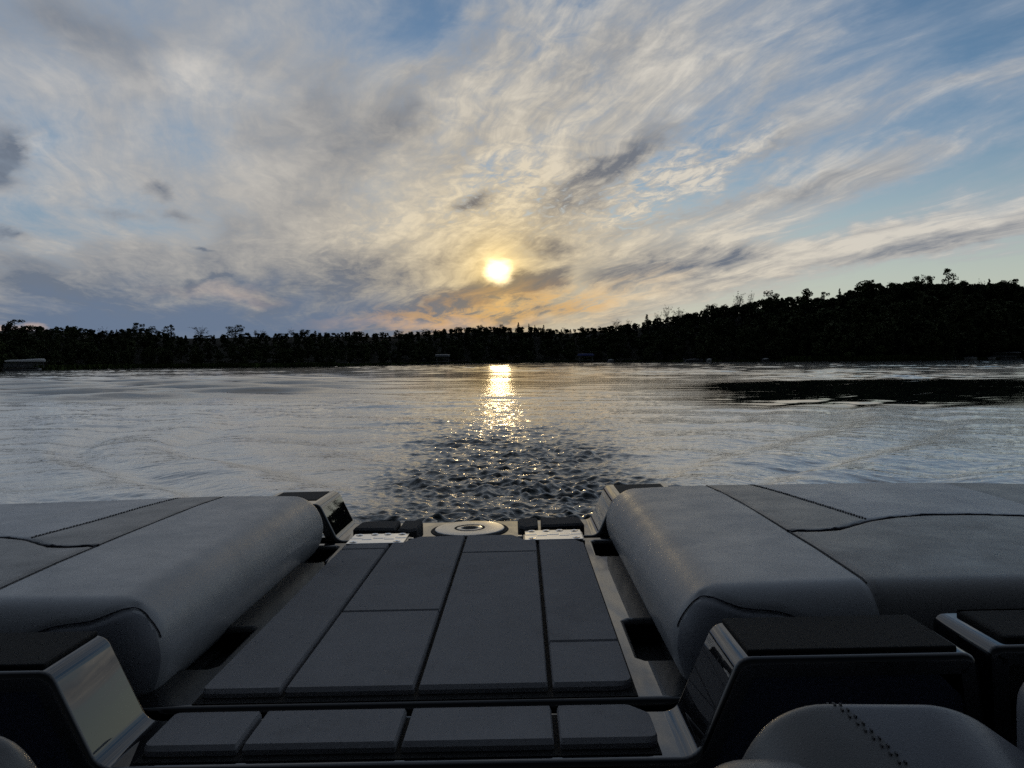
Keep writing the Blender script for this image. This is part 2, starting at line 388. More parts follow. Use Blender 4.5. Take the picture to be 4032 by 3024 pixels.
def foam_tile(poly, z0, z1, m, parent, front=.0075, other=.0028, corner=.006):
    if isinstance(corner, (int, float)): corner = [corner] * len(poly)
    p0 = fillet([Vector((*p,)) for p in poly], corner, 4, True)
    top = fillet(offset([Vector((*p,)) for p in poly], lambda n: front if n.y < -.6 else other), [max(c * .6, .002) for c in corner], 4, True)
    N = len(p0); zc = z1 - .007
    V = [(p.x, p.y, z0) for p in p0] + [(p.x, p.y, zc) for p in p0] + [(p.x, p.y, z1) for p in top]
    F = [(i + a * N, (i + 1) % N + a * N, (i + 1) % N + (a + 1) * N, i + (a + 1) * N) for a in (0, 1) for i in range(N)]
    F.append(tuple(range(2 * N, 3 * N))); F.append(tuple(range(N))[::-1])
    return pyd('foam_tile', V, F, m, parent, smooth=False)
def rect(x0, x1, y0, y1): return [(x0, y0), (x1, y0), (x1, y1), (x0, y1)]

# walkway lid: glossy slab with four finger notches, rounded front lip
def slab(name, outline, z1, thick, bev, m, parent, seg=4):
    bm = bmesh.new()
    vs = [bm.verts.new((p[0], p[1], z1)) for p in outline]
    f = bm.faces.new(vs)
    r = bmesh.ops.extrude_face_region(bm, geom=[f])
    nv = [e for e in r['geom'] if isinstance(e, bmesh.types.BMVert)]
    for v in nv: v.co.z -= thick
    bm.normal_update()
    top = [e for e in bm.edges if all(abs(v.co.z - z1) < 1e-5 for v in e.verts)]
    bmesh.ops.bevel(bm, geom=top, offset=bev, segments=seg, profile=.5, affect='EDGES')
    return fin(name, bm, m, parent, auto=50)
out = [(-.535, 1.405), (.535, 1.405), (.56, 1.46)]
def notch(s, ya, yb, xi): return [(s * .56, ya), (s * xi, ya), (s * (xi - .012), ya + .012 * (1 if yb > ya else -1)), (s * (xi - .012), yb - .012 * (1 if yb > ya else -1)), (s * xi, yb), (s * .56, yb)]
out += notch(1, 1.60, 1.85, .462) + notch(1, 2.48, 2.70, .462) + [(.56, 2.752), (-.56, 2.752)] + notch(-1, 2.70, 2.48, .462) + notch(-1, 1.85, 1.60, .462) + [(-.56, 1.46)]
hatch = slab('walkway_lid', out, 1.0835, .055, .014, MT['gel'], boat)
Z0, Z1 = 1.084, 1.100
tiles = [
    rect(-.412, -.2595, 1.442, 2.572), [(-.412, 2.577), (-.2595, 2.577), (-.2595, 2.648), (-.385, 2.648), (-.412, 2.63)],
    rect(-.250, -.0045, 1.442, 1.900), [(-.250, 1.905), (-.0045, 1.905), (-.0045, 2.748), (-.165, 2.748), (-.195, 2.70), (-.215, 2.655), (-.250, 2.650)],
    rect(.0045, .250, 1.442, 2.490), [(.0045, 2.495), (.250, 2.495), (.250, 2.650), (.215, 2.655), (.195, 2.70), (.165, 2.748), (.0045, 2.748)],
    rect(.2595, .412, 1.442, 1.662), [(.2595, 1.667), (.412, 1.667), (.412, 2.60), (.385, 2.645), (.2595, 2.648)]]
box('tile_base', -.417, .417, 1.417, 2.652, 1.080, 1.0848, MT['blackfoam'], hatch, 0)
box('tile_base', -.195, .195, 2.654, 2.750, 1.080, 1.0848, MT['blackfoam'], hatch, 0)
for k, p in enumerate(tiles):
    c = [.005] * len(p)
    if k == 0: c[0] = .02
    if k == 6: c[1] = .035
    foam_tile(p, Z0, Z1, MT['foam'], hatch, corner=c)

# the moulding that runs down one bulkhead, across the walkway and up the other
def moulding(name, path, y0, y1, t, bev, m):
    p = fillet([Vector((*q,)) for q in path], .022, 5)
    inner = []
    for i in range(len(p)):
        a, b = p[max(i - 1, 0)], p[min(i + 1, len(p) - 1)]; e = (b - a).normalized(); inner.append(p[i] + Vector((e.y, -e.x)) * t)
    bm = bmesh.new(); N = len(p)
    A = [[bm.verts.new((q.x, y, q.y)) for q in L] for y in (y0, y1) for L in (p, inner)]
    for i in range(N - 1):
        bm.faces.new((A[0][i], A[0][i + 1], A[2][i + 1], A[2][i])); bm.faces.new((A[1][i], A[1][i + 1], A[3][i + 1], A[3][i]))
        bm.faces.new((A[0][i], A[0][i + 1], A[1][i + 1], A[1][i])); bm.faces.new((A[2][i], A[2][i + 1], A[3][i + 1], A[3][i]))
    for i in (0, N - 1): bm.faces.new((A[0][i], A[1][i], A[3][i], A[2][i]))
    bmesh.ops.recalc_face_normals(bm, faces=bm.faces[:])
    ed = [bm.edges.get((A[k][i], A[k][i + 1])) for k in (0, 2) for i in range(N - 1)]
    bmesh.ops.bevel(bm, geom=[e for e in ed if e], offset=bev, segments=4, profile=.5, affect='EDGES')
    return fin(name, bm, m, boat, auto=50)
fr = moulding('bulkhead_frame', [(-1.30, 1.236), (-.545, 1.236), (-.474, 1.078), (.474, 1.078), (.545, 1.236), (.915, 1.236), (.93, 1.10), (.935, .75)], 1.195, 1.375, .030, .011, MT['gel'])
box('tile_base', -.424, .424, 1.213, 1.358, 1.0765, 1.0795, MT['blackfoam'], fr, 0)
bmf = bmesh.new()                                                # back of each bulkhead, under its slanted face
for p in (rect(-.422, -.2655, 1.232, 1.362), rect(-.2555, -.0050, 1.232, 1.362), rect(.0050, .2530, 1.232, 1.362), [(.263, 1.232), (.424, 1.232), (.424, 1.325), (.39, 1.362), (.263, 1.362)]):
    c = [.005] * len(p)
    if p[0][0] < -.4: c[0] = c[3] = .02
    if len(p) == 5: c[1] = .025; c[2] = c[3] = .015
    foam_tile(p, 1.0785, 1.0950, MT['foam'], fr, corner=c)
bmf.free()
# padded strips on the bulkhead tops and the dark panels below them
for x0, x1 in ((.562, .893), (-1.28, -.562)):
    cp = box('coaming_pad', x0, x1, 1.214, 1.372, 1.230, 1.2425, MT['blackfoam'], boat, .004, 3)
def front_panel(x0, x1, z1, lean):
    bm = bmesh.new()
    vs = [(x0, z1 - .012), (x0 + .012 * (1 if x1 > x0 else -1), z1), (x1 - .05 * (1 if x1 > x0 else -1), z1), (x1, z1 - .05), (x1 + .03 * (1 if x1 > x0 else -1), .55), (x0 - lean, .55)]
    f = bm.faces.new([bm.verts.new((x, 1.203, z)) for x, z in vs]); r = bmesh.ops.extrude_face_region(bm, geom=[f])
    for e in r['geom']:
        if isinstance(e, bmesh.types.BMVert): e.co.y += .06
    return fin('bulkhead_panel', bm, MT['navy'], boat)
front_panel(.556, .905, 1.205, .30); front_panel(-.556, -1.28, 1.205, -.30)
bm = bmesh.new(); bm_box(bm, -.48, .48, 1.206, 1.25, .5, 1.046); fin('riser_panel', bm, MT['gel'], boat)
# starboard side unit beyond the passage
su = moulding('side_frame', [(.962, .70), (.953, 1.10), (.948, 1.236), (1.75, 1.236)], 1.222, 1.40, .028, .011, MT['gel'])
box('coaming_pad', .985, 1.72, 1.245, 1.39, 1.230, 1.243, MT['blackfoam'], boat, .012, 3)

# stern moulding with the round socket, hinges and short pads
moulding('stern_frame', [(-.78, 1.216), (-.540, 1.216), (-.476, 1.078), (.476, 1.078), (.540, 1.216), (.78, 1.216)], 2.80, 3.11, .035, .012, MT['gel'])
plate = slab('socket_plate', rect(-.205, .205, 2.766, 2.796), 1.078, .04, .005, MT['gel'], boat)
for s in (-1, 1):                                                # flush near-black block, colour standing for the shade inside each corner tray
    box('corner_tray', min(s * .572, s * .76), max(s * .572, s * .76), 2.885, 3.085, 1.212, 1.2185, MT['dark'], boat, .003)
bm = bmesh.new(); lathe_bm(bm, [(.150, 1.0785), (.147, 1.0815), (.141, 1.0815), (.138, 1.0792), (.133, 1.0792)], 0, 2.945); sock = fin('round_socket', bm, MT['dark'], boat, auto=50)
bm = bmesh.new(); lathe_bm(bm, [(.133, 1.079), (.133, 1.0845), (.130, 1.087), (.056, 1.0868), (.054, 1.0852), (.051, 1.0852), (.049, 1.0868), (.034, 1.087), (.032, 1.082)], 0, 2.945); fin('socket_cap', bm, MT['cap'], sock, auto=50)
bm = bmesh.new(); lathe_bm(bm, [(.0315, 1.0822), (.030, 1.0828)], 0, 2.945); fin('socket_hole', bm, MT['dark'], sock)
bm = bmesh.new(); lathe_bm(bm, [(.0595, 1.0874), (.0545, 1.0880), (.050, 1.0874)], 0, 2.945, 48)
for f in bm.faces[:]:
    if len(f.verts) > 4: bm.faces.remove(f)
fin('socket_ring', bm, MT['dark'], sock)
for s in (-1, 1):
    h = empty('hinge', (0, 0, 0)); h.parent = boat
    X = lambda a, b: (min(s * a, s * b), max(s * a, s * b))
    for (ya, yb, nm) in ((2.662, 2.737, 'hinge_leaf'), (2.742, 2.812, 'hinge_leaf')):
        bm = bmesh.new(); bm_box(bm, *X(.212, .414), ya, yb, 1.0935, 1.0995, .002); fin(nm, bm, MT['steel'], h, auto=40)
    bm = bmesh.new(); bm_box(bm, *X(.205, .421), 2.664, 2.822, 1.0785, 1.0932, .004); fin('hinge_block', bm, MT['gel'], h, auto=40)
    for k in range(5):                                           # knuckles alternate between the leaves
        xa = .213 + .040 * k; off = .0 if k % 2 else .016
        bm = bmesh.new(); bm_box(bm, *X(xa, xa + .0385), 2.716 + off, 2.748 + off, 1.0930, 1.1008, .003); fin('hinge_knuckle', bm, MT['steel'], h, auto=40)
    for x, y in ((.237, 2.797), (.290, 2.800), (.338, 2.800), (.392, 2.793), (.238, 2.682), (.392, 2.684)):
        bm = bmesh.new(); lathe_bm(bm, [(.0140, 1.0993), (.0128, 1.1012), (.0045, 1.1004), (.0038, 1.0996)], s * x, y, 20); sc_ = fin('screw', bm, MT['steel'], h, auto=40)
    box('bumper', min(s * .186, s * .203), max(s * .186, s * .203), 2.715, 2.735, 1.079, 1.1005, MT['cap'], boat, .002)
    pad = empty('stern_pad', (0, 0, 0)); pad.parent = boat
    zz = 1.0785
    a = [(s * .436, 2.872), (s * .36, 2.862), (s * .274, 2.852), (s * .274, 3.006), (s * .40, 3.010), (s * .428, 2.985)]
    b = [(s * .262, 2.846), (s * .215, 2.815), (s * .190, 2.845), (s * .184, 2.985), (s * .200, 3.004), (s * .262, 3.006)]
    for p in (a, b):
        if s > 0: p = p[::-1]
        ar = sum(p[i - 1][0] * p[i][1] - p[i][0] * p[i - 1][1] for i in range(len(p)))
        if ar < 0: p = p[::-1]
        foam_tile(p, zz, zz + .030, MT['padfoam'], pad, .014, .006, .008)

# ---- sun pads
def sd_box(V, lo, hi, r):                                        # turns a gridded cube surface into a rounded box
    c0, c1 = np.array(lo) + r, np.array(hi) - r
    P = np.clip(V, c0, c1); D = (V - P) / r
    L = np.linalg.norm(D, axis=1, keepdims=True); L[L == 0] = 1
    return P + D / L * r
def cube_grid(lo, hi, n):
    lo, hi = np.array(lo, float), np.array(hi, float); Vs, Fs = [], []; base = 0
    for ax in range(3):
        u, w = [k for k in range(3) if k != ax]
        gu = np.linspace(lo[u], hi[u], n[u] + 1); gw = np.linspace(lo[w], hi[w], n[w] + 1)
        A, B = np.meshgrid(gu, gw, indexing='ij')
        for side, val in ((0, lo[ax]), (1, hi[ax])):
            v = np.zeros((A.size, 3)); v[:, u] = A.ravel(); v[:, w] = B.ravel(); v[:, ax] = val
            I = np.arange(A.size).reshape(A.shape) + base
            f = np.stack([I[:-1, :-1], I[1:, :-1], I[1:, 1:], I[:-1, 1:]], -1).reshape(-1, 4)
            if (side == 1) == (ax == 1): f = f[:, ::-1]
            Vs.append(v); Fs.append(f); base += A.size
    V = np.concatenate(Vs); F = np.concatenate(Fs)
    key = np.round(V * 1e5).astype(np.int64); _, idx, inv = np.unique(key, axis=0, return_index=True, return_inverse=True)
    return V[idx], inv.ravel()[F]
def vnormals(V, F):
    n = np.cross(V[F[:, 2]] - V[F[:, 0]], V[F[:, 3]] - V[F[:, 1]]); N = np.zeros_like(V)
    for k in range(4): np.add.at(N, F[:, k], n)
    return N / np.maximum(np.linalg.norm(N, axis=1, keepdims=True), 1e-9)
PIP = np.array([(.86, 1.95), (.90, 1.932), (.94, 1.926), (1.0, 1.936), (1.06, 1.985), (1.12, 2.033), (1.20, 2.070), (1.29, 2.090), (1.42, 2.078), (1.55, 2.048), (1.75, 2.01), (2.1, 1.97)])
def seam1x(y): return .878 - .03 * np.clip((y - 2.0) / .8, 0, 1) ** 2
def stitchx(y): return 1.124 - (y - 2.042) * .173
GUS = np.array([(.497, 1.10), (.500, 1.185), (.506, 1.215), (.520, 1.236), (.542, 1.248), (.566, 1.248), (.595, 1.240), (.625, 1.231), (.66, 1.229), (.695, 1.226), (.74, 1.208), (.80, 1.16)])
def sun_pad(s):
    lo, hi, r = (.497, 1.415, 1.02), (2.06, 2.800, 1.262), np.array([.105, .105, .115])
    V, F = cube_grid(lo, hi, (190, 170, 44)); V = sd_box(V, lo, hi, r)
    t = np.clip((V[:, 2] - 1.10) / .15, 0, 1)
    x, y = V[:, 0], V[:, 1]
    # stuffed look: slight crown, sides that swell, rear edge that bows, undercut below the widest line
    cx = np.clip((x - .5) / .4, 0, 1) * np.clip((2.06 - x) / .4, 0, 1); cy = np.clip((y - 1.42) / .35, 0, 1) * np.clip((2.8 - y) / .3, 0, 1)
    V[:, 2] += t * .012 * np.sqrt(np.clip(cx, 0, 1) * np.clip(cy, 0, 1))
    V[:, 1] -= np.clip((y - 2.2) / .6, 0, 1) * (.03 + .16 * np.clip((x - 1.2) / .85, 0, 1) ** 2 - .03 * np.exp(-((x - .85) / .25) ** 2))
    V[:, 0] += .016 * np.clip((1.15 - V[:, 2]) / .13, 0, 1) * (x < .75)
    rng = np.random.default_rng(5 + s)
    for _ in range(10):                                          # shallow dents of use
        px, py, sg = rng.uniform(.6, 1.7), rng.uniform(1.55, 2.6), rng.uniform(.08, .2)
        V[:, 2] += t * rng.uniform(-.004, .002) * np.exp(-((x - px) ** 2 + (y - py) ** 2) / (2 * sg * sg))
    N = vnormals(V, F); x, y, z = V.T
    pipy = np.interp(x, PIP[:, 0], PIP[:, 1]); top = z > 1.2
    outer = x > seam1x(y)
    d = np.abs(x - seam1x(y))
    groove = .0045 * np.exp(-(d / .007) ** 2)
    groove += .006 * np.exp(-(np.abs(y - pipy) / .009) ** 2) * outer * top
    up = outer & (y > pipy) & top
    groove += .0035 * np.exp(-(np.abs(x - stitchx(y)) / .007) ** 2) * up
    for xx in (1.249, 1.487): groove += .003 * np.exp(-(np.abs(x - xx) / .006) ** 2) * up
    gz = np.interp(x, GUS[:, 0], GUS[:, 1]); front = (y < 1.50)
    groove += .004 * np.exp(-(np.abs(z - gz) / .007) ** 2) * front * (x < .78)
    if N[np.argmax(V[:, 2]), 2] < 0: N = -N; F = F[:, ::-1]
    V = V - N * groove[:, None]
    fc = V[F].mean(1); fx, fy, fz = fc.T; fp = np.interp(fx, PIP[:, 0], PIP[:, 1]); ft = fz > 1.18
    code = np.zeros(len(F), int)                                 # 0 inner band
    out_ = fx > seam1x(fy); code[out_] = 1                       # 1 dark field below the piping and on the sides
    u = out_ & (fy > fp) & (ft | (fy > 2.6)); code[u] = 3
    code[u & (fx < stitchx(fy))] = 2; code[u & (fx > 1.64)] = 4
    code[(fy < 1.52) & (fx < .80) & (fz < np.interp(fx, GUS[:, 0], GUS[:, 1])) & (np.abs(fc[:, 1] - 1.41) < .075)] = 5
    W = V.copy(); W[:, 0] *= s
    if s < 0: F = F[:, ::-1]
    root = None
    Nn = vnormals(W, F)
    for c, nm, m in ((0, 'sun_pad', 'light'), (1, 'seat_field', 'mid'), (2, 'trim_band', 'mid'), (3, 'backrest_panel', 'pale'), (4, 'outer_panel', 'dusk'), (5, 'corner_gusset', 'gusset')):
        f = F[code == c]
        if not len(f): continue
        ids, inv = np.unique(f, return_inverse=True)
        o = quads(nm, W[ids], inv.reshape(-1, 4), MT[m], boat if root is None else root, smooth=True)
        o.data.normals_split_custom_set_from_vertices([tuple(q) for q in Nn[ids]])
        if root is None: root = o
    # sewn details lie on the surface
    topz = lambda X, Y: surf(X, Y)
    sel = N[:, 2] > .3
    TX, TY, TZ = V[sel, 0], V[sel, 1], V[sel, 2]
    def surf(X, Y):
        k = np.argmin((TX - X) ** 2 + (TY - Y) ** 2); return TZ[k]
    px = np.linspace(.874, 1.95, 90); py = np.interp(px, PIP[:, 0], PIP[:, 1])
    py = np.convolve(np.pad(py, 4, mode='edge'), np.ones(9) / 9, 'valid')
    tube('piping', [(s * a, b, surf(a, b) + .0035) for a, b in zip(px, py)], .0034, MT['tape'], root)
    bm = bmesh.new()
    for yy in np.arange(2.062, 2.765, .0125):                    # one stitch every few millimetres
        xx = stitchx(yy); zz = surf(xx, yy) + .0028
        for dx in (-.004, .004): bm_box(bm, s * (xx + dx) - .0015, s * (xx + dx) + .0015, yy - .0036, yy + .0036, zz - .002, zz + .0010)
    fin('stitching', bm, MT['thread'], root)
    fs = (np.abs(N[:, 1]) > .25) & (V[:, 1] < 1.53)
    AX, AY, AZ = V[fs, 0], V[fs, 1], V[fs, 2]
    pts = []
    for a in np.linspace(0, 1, 60):
        k = a * (len(GUS) - 2) + 1; i = min(int(k), len(GUS) - 2); q = GUS[i] * (1 - (k - i)) + GUS[i + 1] * (k - i)
        j = np.argmin((AX - q[0]) ** 2 + (AZ - q[1]) ** 2); nn = N[fs][j]; pts.append((s * (AX[j] + nn[0] * .002), AY[j] + nn[1] * .002, AZ[j] + nn[2] * .002))
    pv = np.array(pts); pv = np.stack([np.convolve(np.pad(pv[:, c], 3, mode='edge'), np.ones(7) / 7, 'valid') for c in range(3)], 1)
    tube('seam', [tuple(q) for q in pv], .0013, MT['tape'], root, 5)
    yy = np.linspace(1.50, 2.74, 70); tube('seam', [(s * seam1x(v), v, surf(seam1x(v), v) + .0022) for v in yy], .0015, MT['seam'], root, 5)
    return root
sun_pad(1); sun_pad(-1)
# base rail under the pads and the body of the boat
for s in (-1, 1):
    x0, x1 = (.53, 2.0) if s > 0 else (-2.0, -.53)
    box('pad_base', x0, x1, 1.44, 2.74, .98, 1.035, MT['dark'], boat, .01)
bm = bmesh.new()
sect = [(-3.0, 1.55, 1.35), (-.5, 2.10, 1.30), (1.2, 2.17, 1.15), (2.2, 2.14, 1.06), (3.02, 2.02, 1.045)]
rows = []
for yy, hw, zt in sect:
    rows.append([bm.verts.new(q) for q in ((-hw, yy, zt), (-hw * 1.0, yy, .35), (-hw * .86, yy, -.35), (0, yy, -.75), (hw * .86, yy, -.35), (hw, yy, .35), (hw, yy, zt))])
for a, b in zip(rows, rows[1:]):
    for k in range(6): bm.faces.new((a[k], a[k + 1], b[k + 1], b[k]))
bm.faces.new(rows[-1]); bm.faces.new(rows[0])
fin('hull', bm, MT['hull'], boat, auto=30)
bm = bmesh.new()
bm_box(bm, -2.12, 2.12, 1.26, 3.0, .93, 1.02, .01)
bm_box(bm, -1.98, 1.98, -2.6, 1.30, .26, .30)
bm_box(bm, -1.99, 1.99, 1.262, 1.30, .28, .99)
for s in (-1, 1): bm_box(bm, min(s * 1.90, s * 2.02), max(s * 1.90, s * 2.02), -2.6, 1.2, .28, 1.30, .01)
fin('cockpit_liner', bm, MT['liner'], boat, auto=30)

# ---- cockpit seats that lean into the bottom corners of the view
def cockpit_seat(s, prof, y0, y1, split, drop, seam):
    """prof: outline of the top edge (x, z) from the aisle outwards; the seat runs from y0 towards us to y1, falling by drop."""
    P0 = fillet([Vector((*p,)) for p in prof], .03, 4); P = []
    for a, b in zip(P0, P0[1:]):
        m_ = max(1, int((b - a).length / .006)); P += [a.lerp(b, k / m_) for k in range(m_)]
    P.append(P0[-1])
    ny = 60; V = []; n = len(P)
    for j in range(ny):
        t = j / (ny - 1); yy = y0 + (y1 - y0) * t
        e = (1 - min(t / .12, 1)) ** 2                             # rounded far edge
        for p in P: V.append((s * (p.x + e * .0), yy, p.y - drop * t ** 1.3 - e * .045))
    F = []; code = []
    for j in range(ny - 1):
        for i in range(n - 1):
            q = (j * n + i, j * n + i + 1, (j + 1) * n + i + 1, (j + 1) * n + i); F.append(q[::-1] if s > 0 else q)
            cx = (P[i].x + P[i + 1].x) / 2; t = (j + .5) / ny
            code.append(1 if cx > split + seam * t else 0)
    V, F, code = np.array(V), np.array(F), np.array(code)
    # back and end skirts
    root = None
    for c, nm, m in ((0, 'cockpit_seat', 'mid'), (1, 'seat_panel', 'gusset')):
        f = F[code == c]
        if not len(f): continue
        ids, inv = np.unique(f, return_inverse=True); o = quads(nm, V[ids], inv.reshape(-1, 4), MT[m], boat if root is None else root, smooth=True)
        if root is None: root = o
    sk = [(s * p.x, y0 - .001, p.y - .045) for p in P]; k = len(sk)
    pyd('seat_back', sk + [(x, y, .5) for x, y, z in sk], [(i, i + 1, k + i + 1, k + i) for i in range(k - 1)], MT['gusset'], root)
    bm = bmesh.new()
    for t in np.arange(.04, .98, .03):
        xx = split + seam * t; yy = y0 + (y1 - y0) * t
        zz = np.interp(xx, [p.x for p in P], [p.y for p in P]) - drop * t ** 1.3 - (1 - min(t / .12, 1)) ** 2 * .045 + .001
        for dx in (-.007, .0):
            bm_box(bm, s * (xx + dx) - .0010, s * (xx + dx) + .0010, yy - .0026, yy + .0026, zz - .002, zz + .0009)
    fin('stitching', bm, MT['thread'], root)
    return root
cockpit_seat(1, [(.36, .70), (.44, 1.12), (.487, 1.226), (.515, 1.262), (.56, 1.281), (.72, 1.277), (.76, 1.264), (.84, 1.205), (.95, 1.10), (1.0, .9)], .985, .62, .585, .14, .15)
cockpit_seat(-1, [(.36, .70), (.385, 1.15), (.405, 1.23), (.43, 1.265), (.50, 1.283), (.72, 1.283), (.80, 1.26), (1.0, .9)], .965, .62, .62, .14, .035)
def cushion(name, lo, hi, r, m, n=(20, 16, 20)):
    V, F = cube_grid(lo, hi, n); V = sd_box(V, lo, hi, np.array([r] * 3))
    if vnormals(V, F)[np.argmax(V[:, 2]), 2] < 0: F = F[:, ::-1]
    return quads(name, V, F, MT[m], boat, smooth=True)
cushion('aisle_bolster', (.385, .66, .9), (.62, .955, 1.236), .085, 'dusk')
cushion('side_seat', (.885, .84, .8), (1.5, 1.10, 1.272), .06, 'gusset', (40, 20, 30))

# ------------------------------------------------------------------ lake
def waves(rng, x, y, lam, ang, slope, n):
    """Sum of n wave trains: wavelengths in lam, headings in ang (radians), overall rms slope."""
    h = np.zeros_like(x); a0 = slope * math.sqrt(2.0 / n)
    for _ in range(n):
        L = math.exp(rng.uniform(math.log(lam[0]), math.log(lam[1]))); k = 2 * math.pi / L
        t = rng.normal(ang[0], ang[1]); ph = rng.uniform(0, 6.283)
        h += (a0 / k * np.sin(k * (math.cos(t) * x + math.sin(t) * y) + ph)).astype(x.dtype)
    return h
def sstep(x, a, b):
    t = np.clip((x - a) / (b - a), 0, 1); return t * t * (3 - 2 * t)
def lake_height(x, y):
    rng = np.random.default_rng(11)
    r = np.hypot(x, y); f = y > 1.0; iy = 1.0 / np.maximum(y, 1.0)
    wob = waves(rng, x, y, (6, 30), (0, 3), .35, 10)
    wx, wy = x + .25 * waves(rng, x, y, (3, 9), (0, 3), .3, 6), y + .25 * waves(rng, x, y, (3, 9), (0, 3), .3, 6)
    gust = .62 + .34 * np.sin(wob * .8) + .28 * np.sin(.11 * x + .07 * y + 1.0)
    # glassy slick off the starboard quarter, mirror of the hill, fingered at its near end
    tx = x * iy; v = 1500.0 * iy; jag = waves(rng, tx * 40, v * .5, (.8, 9), (1.57, .22), .85, 18)
    slick = sstep(tx + .020 * jag, .13, .33) * sstep(v + 1.6 * jag, 30, 36) * (1 - sstep(v + 2.2 * jag + 26 * np.clip(.46 - tx, 0, .3) * 0, 60, 76)) * f
    slick = slick * (1 - .25 * sstep(tx, .50, .68))
    far_calm = sstep(v, 24, 11) * -.55 * f
    swell = sstep(-tx, .06, .34) * sstep(y, 24, 33) * (1 - sstep(y, 46, 70)) * f
    amb = waves(rng, wx, wy, (.45, 3.2), (1.53, .25), .078, 60)
    fine = waves(rng, wx, wy, (.10, .45), (1.52, .5), .080, 56) * (1 - sstep(r, 24, 50))
    h = (amb * gust + fine * gust) * (1 - .93 * slick) * (1 - far_calm) * (1 - .65 * swell)
    h += waves(rng, wx, wy, (.5, 1.6), (1.57, .2), .010, 10) * slick
    # long swells of an old wake to port, crossing one another
    env = sstep(-tx, .06, .34) * sstep(y, 25, 33) * (1 - sstep(y, 48, 72)) * f
    h += env * (.15 * np.sin(6.283 * (y * .985 + x * .07 + .45 * wob) / 5.6) + .045 * np.sin(6.283 * (y * .90 - x * .36) / 3.6 + .7 * wob))
    env = sstep(tx, .05, .5) * sstep(y, 40, 60) * (1 - sstep(y, 90, 140)) * f
    h += env * .035 * np.sin(6.283 * (y + .08 * x + .4 * wob) / 5.0)
    # diverging bow waves
    for s, lam in ((-1, 2.1), (1, 2.2)):
        c = .47 * (y - .5); w = .30 + .16 * y
        for off, a in ((0, 1.0), (-.75, .6), (.8, .5)):
            e = np.exp(-(((s * x - c - off * w) / (w * .55)) ** 2)) * f * np.exp(-np.maximum(y - 6, 0) / 16.0)
            ph = 6.283 * (s * x * math.cos(.62) - y * math.sin(.62) + .8 * wob) / lam
            h += a * e * .075 * (np.sin(ph) + .2 * np.sin(2 * ph + .7))
    # churned water astern
    half = .55 + .14 * y + .22 * wob
    patch = 1.6 * waves(rng, wx, wy, (1.2, 5.0), (1.57, .9), .9, 14)
    churn = np.exp(-(np.abs(x + .05) / np.maximum(half, .2)) ** 4) * np.exp(-(np.maximum(y - 6.5, 0) / 9.5) ** 1.15) * (.95 + .22 * np.clip(patch, -1.2, 1.2)) * f
    t = waves(rng, wx, wy, (.09, .62), (1.57, .75), .54, 140)
    u = waves(rng, wx, wy, (.06, .16), (1.57, .9), .40, 60)
    h = h * (1 - .5 * np.clip(churn, 0, 1)) + churn * (.98 * t + 1.2 * t * np.abs(t) + .95 * u)
    return h, np.maximum(slick, .8 * swell), churn
